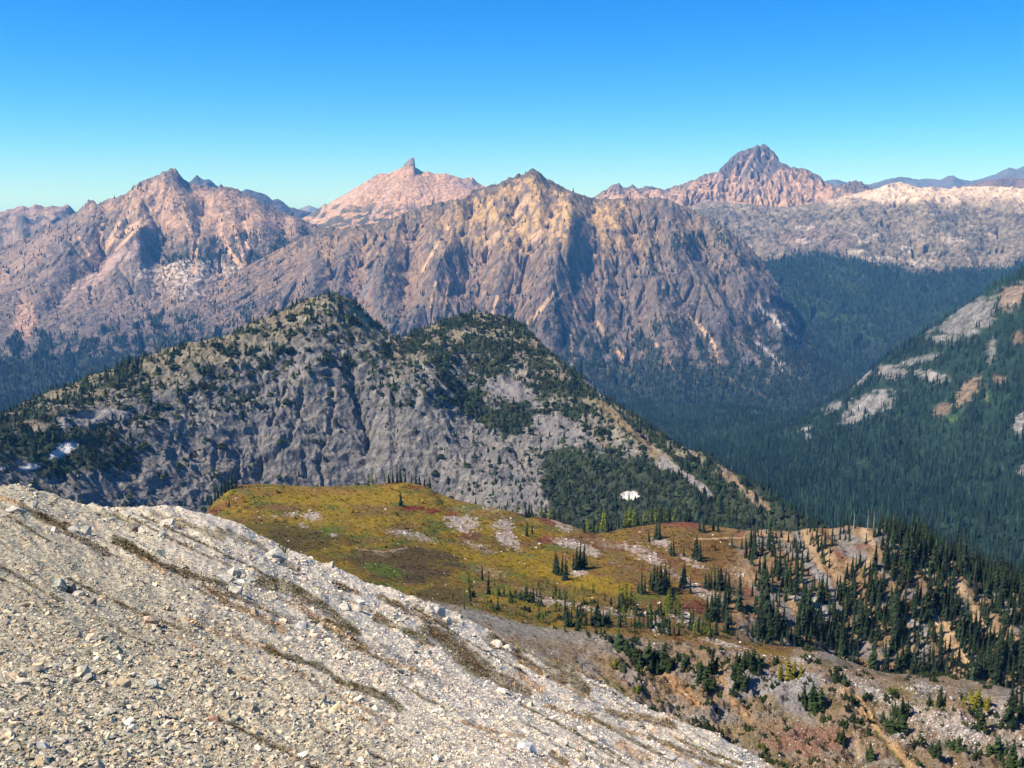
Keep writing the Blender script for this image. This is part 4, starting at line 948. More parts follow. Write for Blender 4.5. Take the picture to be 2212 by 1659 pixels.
# air between the camera and the far ranges
def haze_box():
    x, y0, y1, z0, z1 = 16000.0, -400.0, 26500.0, -1100.0, 900.0
    co = [(-x, y0, z0), (x, y0, z0), (x, y1, z0), (-x, y1, z0), (-x, y0, z1), (x, y0, z1), (x, y1, z1), (-x, y1, z1)]
    fa = [(0, 3, 2, 1), (4, 5, 6, 7), (0, 1, 5, 4), (1, 2, 6, 5), (2, 3, 7, 6), (3, 0, 4, 7)]
    m = bpy.data.materials.new("haze"); m.use_nodes = True
    nt = m.node_tree; nt.nodes.clear()
    out = nt.nodes.new("ShaderNodeOutputMaterial"); pv = nt.nodes.new("ShaderNodeVolumePrincipled")
    pv.inputs['Color'].default_value = (0.14, 0.45, 1.0, 1)
    pv.inputs['Absorption Color'].default_value = (1, 1, 1, 1)
    pv.inputs['Density'].default_value = HAZE
    pv.inputs['Anisotropy'].default_value = 0.0
    nt.links.new(pv.outputs[0], out.inputs['Volume'])
    o = mesh_object("haze", np.array(co), fa, m)
    o['kind'] = 'stuff'; o['label'] = "thin blue autumn haze in the air between the ridges"; o['category'] = "haze"
HAZE = 4.2e-5
haze_box()
# ------------------------------------------------------------------ trees, shrubs, stones
def rotz(n, g): return g.uniform(0, 2 * np.pi, n)

def fir_shape(seed, whorls=13, nb=7, r0=0.15, droop=0.55, core=0.5, width=0.34, base=0.05, gap=0.0, up=False, pw=0.8):
    """drooping branch sprays in whorls round a tapering trunk, height 1"""
    g = np.random.default_rng(seed); Vt = []; Ft = []
    for w in range(whorls):
        t = (w + 0.3 * g.random()) / whorls
        z = base + (0.985 - base) * t
        for b in range(nb if t < 0.8 else max(4, nb - 2)):
            if g.random() < gap: continue
            rad = (r0 * (1 - t) ** pw + 0.012) * g.uniform(0.62, 1.25)
            a = g.uniform(0, 2 * np.pi)
            ca, sa = math.cos(a), math.sin(a)
            zt = z + rad * g.uniform(0.15, 0.6) if up else z - rad * droop * g.uniform(0.5, 1.3)
            wd = width * rad * g.uniform(0.8, 1.3); zm = (z * 0.55 + zt * 0.45) + (0.012 if not up else 0.0)
            k = len(Vt)
            Vt += [(0, 0, z + 0.035), (0.6 * rad * ca - wd * sa, 0.6 * rad * sa + wd * ca, zm - 0.012), (rad * ca, rad * sa, zt), (0.6 * rad * ca + wd * sa, 0.6 * rad * sa - wd * ca, zm - 0.012)]
            Ft += [(k, k + 1, k + 2), (k, k + 2, k + 3)]
    if core:
        k = len(Vt); n = 7
        for i in range(n):
            a = 2 * np.pi * i / n; q = r0 * core * g.uniform(0.7, 1.2)
            Vt.append((q * math.cos(a), q * math.sin(a), base * 0.6 + g.uniform(0, 0.04)))
        Vt.append((0, 0, 0.97))
        Ft += [(k + i, k + (i + 1) % n, k + n) for i in range(n)]
    k = len(Vt); Vt += [(-0.008, 0, 0.9), (0.008, 0, 0.9), (0, 0, 1.03)]; Ft.append((k, k + 1, k + 2))
    return np.array(Vt, float), np.array(Ft, int)

def trunk_shape(r=0.017, top=0.9, n=6):
    Vt = []; Ft = []
    for z, q in ((-0.04, r * 1.25), (0.25, r * 0.85), (top, r * 0.2)):
        for i in range(n):
            a = 2 * np.pi * i / n; Vt.append((q * math.cos(a), q * math.sin(a), z))
    for l in range(2):
        for i in range(n):
            a, b = l * n + i, l * n + (i + 1) % n
            Ft += [(a, b, b + n), (a, b + n, a + n)]
    return np.array(Vt), np.array(Ft)

def shrub_shape(seed, stems=7, spread=0.55, leaf=True):
    """many short leaning firs growing as one mat, height about 1"""
    g = np.random.default_rng(seed); Vs = []; Fs = []; k = 0
    for i in range(stems):
        v, f = fir_shape(seed * 31 + i, whorls=8, nb=8, r0=0.32, droop=0.35, core=0.7, width=0.42, base=0.02, pw=0.6)
        h = g.uniform(0.55, 1.0) if i else 1.0
        a = g.uniform(0, 2 * np.pi); d = spread * math.sqrt(g.random()) if i else 0.0
        h *= 1 - 0.35 * d / max(spread, 0.01)
        v = v * h; v[:, 0] += d * math.cos(a) + v[:, 2] * 0.15 * math.cos(a); v[:, 1] += d * math.sin(a) + v[:, 2] * 0.15 * math.sin(a)
        Vs.append(v); Fs.append(f + k); k += len(v)
    return np.concatenate(Vs), np.concatenate(Fs)

M_FIR = plain_material("fir_needles", (0.019, 0.032, 0.015), 0.35, noise=0.9)
M_LARCH = plain_material("larch_needles", (0.095, 0.115, 0.014), 0.35, noise=0.9)
M_SHRUB = plain_material("shrub_needles", (0.026, 0.042, 0.013), 0.35, noise=1.2)
M_GOLD = plain_material("yellow_shrub_leaves", (0.11, 0.10, 0.012), 0.3, noise=1.2)
M_BARK = plain_material("bark", (0.10, 0.085, 0.07), 0.2, noise=3.0)
M_WOOD = plain_material("forest_needles", (0, 0, 0), 0.0, noise=0.35, attr='tone')

def me_of(name, shp, mat):
    o = mesh_object(name, shp[0], shp[1], mat, link=False)
    me = o.data; bpy.data.objects.remove(o); return me
TRUNK = me_of("trunk", trunk_shape(), M_BARK)
SHAPES = {
    'fir': [me_of("crown", fir_shape(100 + i, 13 + i % 5, 7 + i % 2, 0.10 + 0.016 * (i % 5), 0.7 + 0.1 * (i % 3), 0.55, gap=0.05 * (i % 4), pw=0.7 + 0.12 * (i % 4)), M_FIR) for i in range(10)],
    'larch': [me_of("crown", fir_shape(200 + i, 15, 6, 0.16, 0.2, 0.0, 0.22, 0.12, 0.15, True, 0.7), M_LARCH) for i in range(5)],
    'shrub': [me_of("crown", shrub_shape(300 + i, 6 + i % 3, 0.42), M_SHRUB) for i in range(5)],
    'mat': [me_of("crown", shrub_shape(320 + i, 11, 1.25), M_SHRUB) for i in range(3)],
    'gold': [me_of("crown", shrub_shape(340 + i, 8, 0.7), M_GOLD) for i in range(2)],
}
NAMES = {'fir': ('fir_tree', 'tree', 'fir trees'), 'larch': ('larch_tree', 'tree', 'larch trees'), 'shrub': ('shrub', 'shrub', 'shrubs'), 'mat': ('shrub', 'shrub', 'shrubs'), 'gold': ('shrub', 'shrub', 'shrubs')}
grow = np.random.default_rng(99)
def plant(kind, x, y, z, h, label, group, wide=1.0):
    name, cat, _ = NAMES[kind]
    root = bpy.data.objects.new(name, None); COL.objects.link(root)
    root.empty_display_size = 0.1
    root.location = (x, y, z - 0.02 * h); root.scale = (h * wide, h * wide, h)
    root.rotation_euler = (grow.normal(0, 0.035), grow.normal(0, 0.035), grow.uniform(0, 6.28))
    root['label'] = label; root['category'] = cat; root['group'] = group
    ms = SHAPES[kind]
    cr = bpy.data.objects.new("crown", ms[int(grow.integers(len(ms)))]); COL.objects.link(cr); cr.parent = root
    if kind in ('fir', 'larch'):
        tr = bpy.data.objects.new("trunk", TRUNK); COL.objects.link(tr); tr.parent = root
    return root

ORD = "first second third fourth fifth sixth seventh eighth ninth tenth eleventh twelfth".split()
def clump(kind, word, desc, pts, wide=1.0, size=None):
    pts = sorted(pts)
    for i, p in enumerate(pts):
        u, v, h = p[:3]
        x, y, z, r = B.hit(u, v)
        hm = h * math.hypot(r, z) / F * 1.03
        if len(pts) == 1: lab = f"{word} {desc}"
        else: lab = f"{ORD[i]} {word} from the left {desc}"
        plant(kind, x, y, z, hm, lab, NAMES[kind][2] + ' ' + desc, p[3] if len(p) > 3 else wide)

clump('fir', "slender dark fir", "west of the white boulder on golden grass", [(1199,1237,50),(1206,1241,46),(1213,1244,48),(1222,1253,46,1.2)])
clump('fir', "tall dark fir", "behind the white boulder on golden grass", [(1238,1229,38),(1245,1231,60),(1252,1229,64),(1259,1227,55),(1267,1221,30)])
clump('fir', "dark fir", "beside the big yellow-green larch", [(1042,1254,43,0.8),(1054,1284,50,1.1)])
clump('fir', "small pointed fir", "alone at the lower rim of the golden grass", [(1306,1297,24)])
clump('fir', "dark fir", "above the red patch, nearest the grass edge", [(1378,1281,30),(1386,1283,54),(1393,1279,40)])
clump('fir', "tall crowded fir", "in the biggest clump of the meadow", [(1404,1273,48),(1411,1276,60),(1418,1279,64),(1426,1283,70),(1434,1279,66),(1440,1274,58),(1446,1271,50)])
clump('fir', "narrow fir", "just below the biggest clump", [(1449,1312,58),(1457,1306,44)])
clump('fir', "dark fir", "on grass east of the biggest clump", [(1474,1270,56),(1481,1262,44),(1491,1282,42)])
clump('fir', "dark fir", "by the grey slabs near the orange slope", [(1524,1271,38),(1531,1275,45),(1536,1270,40),(1545,1273,52),(1551,1276,56),(1557,1275,54),(1565,1271,48),(1573,1270,40)])
clump('fir', "very tall dark fir", "below the grey slabs at the bench rim", [(1528,1341,60),(1536,1344,72),(1543,1342,74),(1550,1339,62),(1560,1337,56),(1569,1347,44)])
clump('fir', "dark fir", "on the knoll with a white rock at its foot", [(1402,1170,32),(1417,1164,40),(1423,1166,46)])
clump('fir', "small fir", "on brown grass below the white-footed knoll", [(1449,1199,34),(1455,1201,42)])
clump('fir', "little bushy fir", "between two clumps on brown grass", [(1477,1202,28)])
clump('fir', "tall fir", "casting a long shadow on the orange grass", [(1499,1206,44),(1505,1208,58),(1512,1213,50)])
clump('fir', "dark fir", "behind the red heather on the far crest", [(1511,1148,36),(1520,1150,42),(1541,1147,38),(1551,1149,34)])
clump('fir', "stubby fir", "on the west side of the knoll's white rock", [(1545,1188,20)])
clump('fir', "fat dark fir", "alone on golden grass beside a red patch", [(866,1093,36,1.5)])
clump('fir', "small dark fir", "alone on the western corner of the meadow", [(495,1095,24,1.4)])
clump('fir', "fir", "on the steep western corner of the meadow", [(456,1092,28),(464,1082,34),(471,1074,36),(478,1068,36),(486,1062,36),(493,1059,34),(501,1056,38,1.3),(509,1053,34)])
clump('fir', "fir", "on the top edge of the meadow against grey cliffs", [(840,1044,24),(849,1043,32),(858,1043,38),(866,1042,38,1.2),(875,1042,32),(889,1043,24),(898,1045,25),(907,1047,26),(917,1049,27),(929,1054,32)])
clump('fir', "bushy dark fir", "above a white rock rib on the crest slope", [(1136,1118,30),(1143,1118,40,1.3),(1150,1116,34)])
clump('fir', "sprawling dark fir", "on the white rock rib", [(1138,1158,36,1.2),(1149,1152,24,1.3)])
clump('fir', "dark fir", "along the far meadow crest among larches", [(1197,1123,30),(1209,1127,36),(1217,1128,28),(1232,1130,26),(1262,1150,34),(1281,1149,38),(1313,1150,40),(1320,1147,28)])
clump('fir', "dark fir", "on the far crest near the snow patch", [(1350,1140,34),(1377,1136,38),(1408,1124,38),(1428,1123,40),(1446,1122,36),(1469,1124,34),(1481,1126,38),(1490,1128,34)])
clump('fir', "thin tall fir", "rising out of the shrubs below the golden grass", [(1221,1332,62,0.7)])
clump('fir', "dark fir", "in the lower thicket under the golden grass", [(1200,1288,30),(1209,1290,24),(1235,1336,28),(1247,1334,32),(1256,1340,26),(1266,1350,38),(1276,1352,34),(1288,1352,62,1.2),(1297,1350,42),(1305,1349,36)])
clump('fir', "dark fir", "in the thicket above the grey rim", [(1370,1357,36),(1380,1358,40,1.2),(1390,1352,30),(1399,1356,44),(1408,1359,60),(1416,1355,40),(1432,1362,34),(1445,1372,40),(1456,1374,34),(1466,1372,30)])
clump('fir', "tall fir", "on the rim by the orange grass hollow", [(1489,1360,44),(1497,1364,60),(1507,1366,48),(1516,1372,40),(1533,1374,44),(1547,1372,40)])
clump('fir', "dark fir", "among larches under the golden grass", [(1336,1314,34),(1347,1316,44),(1356,1313,30),(1375,1330,32),(1422,1325,26),(1428,1330,34)])
clump('fir', "dwarf fir", "on stony ground beside the scree", [(1003,1316,20),(1075,1318,34)])
clump('larch', "big bright yellow-green larch", "below the golden meadow", [(1017,1298,62,1.5)])
clump('larch', "yellow-green larch", "on the top edge of the meadow", [(795,1046,26),(804,1046,30),(812,1046,24),(831,1044,24)])
clump('larch', "yellow-green larch", "on the far meadow crest", [(1118,1110,34),(1170,1115,38),(1178,1118,32),(1188,1121,30),(1224,1130,34),(1270,1149,42),(1288,1150,30),(1302,1149,52,1.2),(1308,1150,44)])
clump('larch', "leafy green larch", "on the crest below the snow patch", [(1352,1140,40,1.3),(1361,1139,50,1.3),(1370,1137,46),(1392,1126,36),(1400,1124,44),(1414,1122,40),(1422,1121,42),(1437,1122,38),(1456,1122,36)])
clump('larch', "tall yellowish larch", "at the lower edge of golden grass", [(1340,1313,54),(1351,1316,60),(1361,1314,50),(1369,1318,42)])
clump('larch', "tall yellowish larch", "under the red patch", [(1440,1322,56),(1446,1326,60),(1459,1333,62),(1467,1336,50)])
clump('larch', "yellow larch", "on the grey bench rim", [(1500,1372,40),(1522,1374,48),(1529,1376,40)])
clump('larch', "young larch", "west of the dark mat shrubs", [(960,1292,18),(978,1296,20),(990,1292,16),(1003,1290,22)])
g_ = np.random.default_rng(5)
clump('larch', "young green larch", "on the lower grass edge", [(1064 + 19 * i + g_.uniform(-6, 6), 1262 + 2.2 * i + g_.uniform(-8, 8), g_.uniform(16, 32)) for i in range(12)])
clump('larch', "sapling larch", "on the strip beside the grey moraine", [(1040 + 9 * i + g_.uniform(-3, 3), 1318 + 1.9 * i + g_.uniform(-7, 7), g_.uniform(12, 24)) for i in range(12)])
clump('larch', "larch", "between the mat shrubs and the bench rim", [(1163,1344,42),(1171,1346,34),(1222,1300,34),(1281,1285,30),(1262,1290,26),(1240,1284,24),(1202,1280,26)])
gt = np.random.default_rng(15)
for nm, kd, wd, n_t, uu, vv, hh_ in (("in the saplings west of the red patch", 'larch', "slim young larch", 12, (1085, 1420), (1300, 1345), (14, 34)),
                                     ("in the low thicket above the grey rim", 'fir', "small dark fir", 12, (1215, 1570), (1335, 1375), (14, 34)),
                                     ("strung along the grass edge", 'fir', "thin little fir", 10, (1080, 1360), (1270, 1310), (12, 26)),
                                     ("around the lower red patch", 'larch', "pale young larch", 10, (1400, 1560), (1318, 1375), (18, 40))):
    us = np.sort(gt.uniform(*uu, n_t)); f_ = (us - uu[0]) / (uu[1] - uu[0])
    clump(kd, wd, nm, [(a, vv[0] + (vv[1] - vv[0]) * b + gt.uniform(-10, 10), gt.uniform(*hh_)) for a, b in zip(us, f_)])
for kind, word, desc, pts in (
    ('mat', "flat dark mat shrub", "at the foot of the big larch", [(1078,1288,17),(1100,1290,17)]),
    ('shrub', "broad dark shrub", "under the white block below golden grass", [(1137,1300,28,1.1)]),
    ('mat', "dark mat shrub", "in the thicket under the golden grass", [(1227,1354,26),(1316,1352,26)]),
    ('mat', "flat green shrub", "hugging the grey rim alone", [(1288,1370,14)]),
    ('mat', "tiny low shrub", "near the flat green shrub on the rim", [(1309,1378,9)]),
    ('shrub', "ragged fir bush", "under the rim at the head of the tan slope", [(1340,1404,40,0.9)]),
    ('shrub', "tall green bush", "on the tan slope under the rim", [(1371,1436,50,0.8),(1396,1436,46,0.9)]),
    ('shrub', "big rounded pointed bush", "alone on the tan slope", [(1433,1448,56,0.75)]),
    ('shrub', "low bush", "touching the big pointed bush", [(1449,1450,28,0.9)]),
    ('gold', "small yellowish bush", "on the upper tan slope", [(1328,1436,15)]),
    ('shrub', "small round bush", "on the upper tan slope", [(1346,1448,16)]),
    ('shrub', "blue-green round bush", "in the chain down the tan slope", [(1465,1424,16),(1482,1438,24),(1510,1452,24),(1525,1480,36),(1533,1492,16)]),
    ('shrub', "narrow green bush", "beside the chain of round bushes", [(1540,1452,42,0.6)]),
    ('shrub', "tall bush", "above the orange chute on the tan slope", [(1588,1452,44,0.6),(1597,1480,50,0.7),(1584,1501,18),(1612,1438,28)]),
    ('shrub', "dense bush", "on top of the grey outcrop", [(1618,1440,34,0.8),(1630,1443,38,0.8),(1639,1440,26)]),
    ('shrub', "small bush", "perched on the rim of the outcrop", [(1675,1434,16)]),
    ('gold', "yellow-topped bush", "in the crack of the grey outcrop", [(1705,1466,42,0.7)]),
    ('shrub', "big round dark bush", "on the grey outcrop", [(1761,1530,50,0.8)]),
    ('shrub', "ragged bush", "next to the big round bush", [(1738,1524,44,0.5)]),
    ('shrub', "little bush", "on the pinkish rubble", [(1780,1558,16),(1793,1553,10)]),
    ('shrub', "upright bush", "low on the rubble beside a pale streak", [(1819,1602,30,0.7)]),
    ('shrub', "dark bush", "at the top of the bright orange chute", [(1808,1468,28,1.1),(1822,1478,20,1.1)]),
    ('mat', "wide dark green thicket", "right beside the bright orange chute", [(1925,1588,36),(1955,1582,34)]),
    ('shrub', "pointed bush", "growing from the wide dark thicket", [(1935,1552,34,0.6),(1950,1556,46,0.6)]),
    ('shrub', "slim bush", "among white rubble below the orange cliff", [(2030,1526,38,0.5),(2008,1524,18,0.9)]),
    ('gold', "yellow bush", "on white rubble under the orange cliff", [(2106,1520,30)]),
    ('shrub', "dark bush", "between white boulders", [(2122,1576,38,0.7),(2112,1545,22,0.8)]),
    ('fir', "slim dark fir", "beside the pale grey slope", [(2179,1566,76,0.9),(2192,1540,50),(2204,1545,60)]),
    ('shrub', "bush", "below the white rubble field", [(2023,1628,28),(2069,1626,30),(2149,1628,34,0.9),(2190,1656,44,0.8),(1884,1642,36,0.6),(2105,1640,18)]),
):
    clump(kind, word, desc, [(p[0], p[1], p[2] * 1.18) + tuple(p[3:]) for p in pts], 0.95)

# firs of the wooded rocky step: the largest are trees of their own, the rest make the wood behind
def sample(S, dens, n, seed, dil=5):
    g = np.random.default_rng(seed)
    vis_ = S.visible().astype(float)
    if dil: vis_ = (blur2(vis_, dil) > 0.03).astype(float)
    daz = S.az[1] - S.az[0]
    area = S.R * daz * np.abs(np.gradient(S.R, axis=0))
    w = dens * area * vis_ * (S.U > -200) * (S.U < 2420) * (S.V < 1900)
    w[-2:] = 0; w[:, -2:] = 0
    cs_ = np.cumsum(w.ravel()); k = np.searchsorted(cs_, g.random(n) * cs_[-1])
    j, i = np.divmod(k, S.nc); fj, fi = g.random(n), g.random(n)
    def bl(Q): return Q[j, i] * (1 - fj) * (1 - fi) + Q[j + 1, i] * fj * (1 - fi) + Q[j, i + 1] * (1 - fj) * fi + Q[j + 1, i + 1] * fj * fi
    return bl(S.X), bl(S.Y), bl(S.Z), bl(S.U), bl(S.V), bl(S.R), bl(S.S)

def thin(u, v, du, dv, order):
    keep = []; grid = {}
    for k in order:
        a, b = int(u[k] // du), int(v[k] // dv); ok = True
        for p in (-1, 0, 1):
            for q in (-1, 0, 1):
                for m in grid.get((a + p, b + q), ()):
                    if abs(u[m] - u[k]) < du and abs(v[m] - v[k]) < dv: ok = False
        if ok: grid.setdefault((a, b), []).append(k); keep.append(k)
    return np.array(keep)

SM = np.zeros(B.Z.shape)
for pts, w in (([(2030,1350),(2060,1405),(2110,1470),(2150,1500)],17),([(1770,1170),(1800,1230),(1850,1290)],6),([(1760,1245),(1790,1260),(1810,1320)],8),([(1720,1290),(1760,1300),(1790,1345)],10),([(1935,1330),(1980,1350),(2000,1370)],8),([(2070,1262),(2095,1300),(2110,1340),(2150,1370)],14),([(2140,1330),(2170,1400)],9),([(2175,1330),(2200,1400)],8),([(1870,1150),(1890,1180),(1880,1220)],9),([(1890,1400),(1915,1440),(1935,1480)],5),([(1840,1180),(1900,1220)],16),([(1540,1180),(1600,1260)],40)):
    SM = np.maximum(SM, streak(B, pts, w, 0.7, 29))
f1 = fbm(B.U / 55, B.V / 60, 3, 91)
dens = B.step * (B.low < 0.3) * np.clip(0.20 + 1.7 * f1 + 0.5 * sstep(1230, 1330, B.V) * sstep(1640, 1720, B.U) + 0.9 * sstep(4.55, 4.85, B.S) * sstep(1900, 1960, B.U) + 0.20 * sstep(1960, 2060, B.U), 0.02, 1.3) * (1 - 0.95 * SM)
dens *= (B.S < 5.5)
X, Y, Z, U, Vv, R, Sx = sample(B, dens, 4400, 17, dil=3)
ordr = np.argsort(np.random.default_rng(1).random(len(U)))
kp = thin(U, Vv, 6.4, 8.0, ordr)
X, Y, Z, U, Vv, R, Sx = [q[kp] for q in (X, Y, Z, U, Vv, R, Sx)]
hh = np.random.default_rng(2).lognormal(2.0, 0.33, len(U)) * (1 - 0.25 * (Vv < 1180))
pxh = hh / R * ((U > -30) & (U < 2240))
n_named = sum(1 for o in COL.objects if o.name.split('.')[0] == 'fir_tree')
n_more = max(0, 298 - n_named)
big = np.argsort(-pxh)
zone = lambda u, v: ("on the rocky rim at the head of the wooded orange step" if v < 1185 and u < 1800 else "on the ridge top of the wooded orange step" if v < 1215 and u < 1990 else
                     "in the stand left of the grey rock stairs" if u < 1740 else "in the dense stand in the middle of the orange step" if u < 1900 else
                     "between the grey and orange gullies of the step" if u < 2040 else "near the big bare orange scree" if u < 2130 else "on the far dark flank of the orange step")
for k in big[:n_more]:
    h = hh[k]; size = "tall" if h > 10.5 else "mid-sized" if h > 8.6 else "short"
    zn = zone(U[k], Vv[k])
    plant('fir', X[k], Y[k], Z[k], h, f"{size} dark fir {zn}", f"{size} firs {zn}", float(grow.uniform(0.85, 1.3)))
rest_step = big[n_more:]
# bleached dead trees on the ridge
def snag_shape(seed):
    g = np.random.default_rng(seed); v, f = trunk_shape(0.022, 1.0, 5); v = list(map(tuple, v)); f = list(map(tuple, f))
    for i in range(14):
        z = g.uniform(0.2, 0.92); a = g.uniform(0, 6.28); l = 0.13 * (1.05 - z) * g.uniform(0.5, 1.4) + 0.015; k = len(v); ca, sa = math.cos(a), math.sin(a)
        v += [(-0.006 * sa, 0.006 * ca, z + 0.006), (0.006 * sa, -0.006 * ca, z + 0.006), (0, 0, z - 0.008), (l * ca, l * sa, z - l * g.uniform(-0.3, 0.5))]
        f += [(k, k + 1, k + 3), (k + 1, k + 2, k + 3), (k + 2, k, k + 3)]
    return np.array(v), np.array(f)
M_SNAG = plain_material("bleached_wood", (0.30, 0.27, 0.24), 0.25, noise=2.0)
SNAGS = [me_of("trunk", snag_shape(60 + i), M_SNAG) for i in range(3)]
for i, (u, v, h, lab) in enumerate(((1843, 1148, 40, "bleached bare tree on the crest between the two orange rims"), (1874, 1146, 46, "tallest bleached bare tree at the top of the orange slope"), (1886, 1144, 38, "bare grey tree beside the tallest bleached one"),
        (1930, 1152, 40, "bare grey tree just past the highest orange rim"), (1966, 1180, 44, "lone bleached tree among firs on the falling ridge"), (2040, 1210, 40, "thin bleached tree at the edge of the blue forest"), (1805, 1300, 36, "dead grey tree in the grey rock stairs"), (2085, 1330, 40, "dead grey tree above the big orange scree"))):
    x, y, z, r = B.hit(u, v); o = bpy.data.objects.new("dead_tree", SNAGS[i % 3]); COL.objects.link(o); hm = h * math.hypot(r, z) / F
    o.location = (x, y, z); o.scale = (hm, hm, hm); o.rotation_euler = (grow.normal(0, 0.05), grow.normal(0, 0.05), grow.uniform(0, 6)); o['label'] = lab; o['category'] = 'dead tree'; o['group'] = 'bleached dead trees'

# woods: one object for each far wood that reads as one mass
def low_tree(n=5, two=False):
    Vt = []; Ft = []
    tiers = ((0.02, 0.55, 0.17), (0.35, 1.0, 0.105)) if two else ((0.0, 1.0, 0.16),)
    for z0, z1, r in tiers:
        k = len(Vt)
        for i in range(n):
            a = 2 * np.pi * i / n + (0.5 if z0 > 0.1 else 0); q = r * (1.18 if i % 2 else 0.82)
            Vt.append((q * math.cos(a), q * math.sin(a), z0 - 0.03 * (i % 2)))
        Vt.append((0, 0, z1)); Ft += [(k + i, k + (i + 1) % n, k + n) for i in range(n)]
    return np.array(Vt), np.array(Ft)

def wood(name, x, y, z, h, shape, base, label, seed, vary=0.35, wide=(0.8, 1.3), yellow=0.0, mod=None):
    g = np.random.default_rng(seed); n = len(x); v, f = shape
    a = g.uniform(0, 2 * np.pi, n); ca, sa = np.cos(a)[:, None], np.sin(a)[:, None]
    w = (h * g.uniform(*wide, n))[:, None]
    co = np.empty((n, len(v), 3))
    co[:, :, 0] = x[:, None] + w * (v[:, 0] * ca - v[:, 1] * sa)
    co[:, :, 1] = y[:, None] + w * (v[:, 0] * sa + v[:, 1] * ca)
    co[:, :, 2] = z[:, None] + h[:, None] * v[:, 2]
    fc = f[None] + (np.arange(n) * len(v))[:, None, None]
    t = np.asarray(base)[None] * np.exp(g.normal(0, vary, n))[:, None] * np.stack([g.uniform(0.85, 1.2, n), np.ones(n), g.uniform(0.85, 1.15, n)], -1)
    if mod is not None: t = t * mod[:, None]
    if yellow: t = np.where((g.random(n) < yellow)[:, None], np.array([[0.06, 0.075, 0.012]]) * g.uniform(0.7, 1.2, n)[:, None], t)
    col = np.repeat(t[:, None], len(v), 1)
    o = mesh_object(name, co.reshape(-1, 3), fc.reshape(-1, 3), M_WOOD, color=col.reshape(-1, 3))
    o['kind'] = 'stuff'; o['label'] = label; o['category'] = 'forest'
    return o
FT = (0.018, 0.031, 0.015)
k = rest_step
wood("conifer_forest", X[k], Y[k], Z[k] - 0.3, hh[k], fir_shape(501, 9, 6, 0.13, 0.7, 0.6), FT, "smaller firs filling the wooded orange rock step", 1)
# behind the crest of the step
xs = sample(B, (B.S > 4.9) * (B.S < 5.75) * sstep(1870, 1950, B.U) * 1.0, 700, 23, dil=12)
wood("conifer_forest", xs[0], xs[1], xs[2] - 0.3, np.random.default_rng(3).lognormal(2.0, 0.28, 700), fir_shape(502, 8, 6, 0.13, 0.7, 0.6), FT, "firs crowding the back of the ridge above the blue valley forest", 2)
def forest(S, dens, n, hmean, hs_, shape, base, label, seed, dil=5, sink=0.04, **kw):
    x, y, z, u, v, r, s_ = sample(S, dens, n, seed, dil)
    h = np.minimum(np.random.default_rng(seed + 1).lognormal(math.log(hmean), hs_, n), hmean * 2.2)
    kw['mod'] = np.exp(0.7 * fbm(x / (30 + r * 0.03), y / (30 + r * 0.03), 3, seed) + 0.5 * fbm(x / (100 + r * 0.1), y / (100 + r * 0.1), 2, seed + 5))
    return wood("conifer_forest", x, y, z - h * sink, h, shape, base, label, seed + 2, **kw)
forest(C, C.veg ** 1.5 * (C.S < 4.6), 14000, 5.6, 0.42, low_tree(6, True), (0.018, 0.031, 0.014), "dark conifers scattered over the grey double dome", 31, dil=4, yellow=0.03, wide=(0.9, 1.9))
mound = fir_shape(601, 4, 7, 0.62, 0.25, 0.75, 0.45, 0.02, 0.0, False, 0.55)
mound[0][:, 2] *= 0.62
mat = shrub_shape(602, 6, 0.55)
mat[0][:, 2] *= 0.8
x, y, z, u, v, r, s_ = sample(C, np.clip(C.veg + 0.08, 0, 1) ** 1.6 * (C.S < 4.7), 11000, 36, 4)
o = wood("shrubbery", x, y, z, np.minimum(np.random.default_rng(37).lognormal(1.25, 0.42, 11000), 7.0), mound, (0.024, 0.037, 0.014), "low dark scrub in patches over the grey double dome", 38, wide=(0.9, 1.9), mod=np.exp(0.6 * fbm(x / 60, y / 60, 3, 3)))
o['category'] = 'shrubs'
x, y, z, u, v, r, s_ = sample(B, (B.low * sstep(1280, 1420, B.U) * np.clip(fbm(B.U / 45, B.V / 25, 3, 45) - 0.02, 0, 1) + 1.6 * (B.S > 2.02) * (B.S < 3.3) * sstep(1040, 1100, B.U) * (1 - sstep(1570, 1600, B.U)) * np.clip(fbm(B.U / 30, B.V / 12, 3, 46) - 0.08, 0, 1)) * (B.V < 1680), 1100, 47, 3)
o = wood("shrubbery", x, y, z, np.minimum(np.random.default_rng(48).lognormal(0.05, 0.45, 1100), 2.6), mat, (0.024, 0.036, 0.012), "knee-high juniper mats on the bench rim and the slope under it", 49, vary=0.22, wide=(0.7, 1.5), yellow=0.06)
o['category'] = 'shrubs'
forest(V, V.veg ** 3 * np.clip(2200 / V.R, 0.5, 1.6), 110000, 15.5, 0.28, low_tree(5, True), (0.013, 0.030, 0.018), "unbroken dark forest on the valley floor and the wooded spur", 41, dil=3, wide=(0.7, 1.15))
forest(D3, D3.veg ** 1.6 * (D3.S < 4), 24000, 17, 0.3, low_tree(5), (0.010, 0.021, 0.014), "trees speckling the foot of the golden middle ridge", 51, dil=2)
forest(D1, D1.veg ** 1.6 * (D1.S < 4), 18000, 18, 0.3, low_tree(5), (0.010, 0.021, 0.014), "trees on the lower slopes of the long pink mountain", 61, dil=2)
forest(D4, D4.veg ** 2, 24000, 22, 0.25, low_tree(5), (0.012, 0.029, 0.018), "dark forest of the basin under the pale plateau", 71, dil=2)

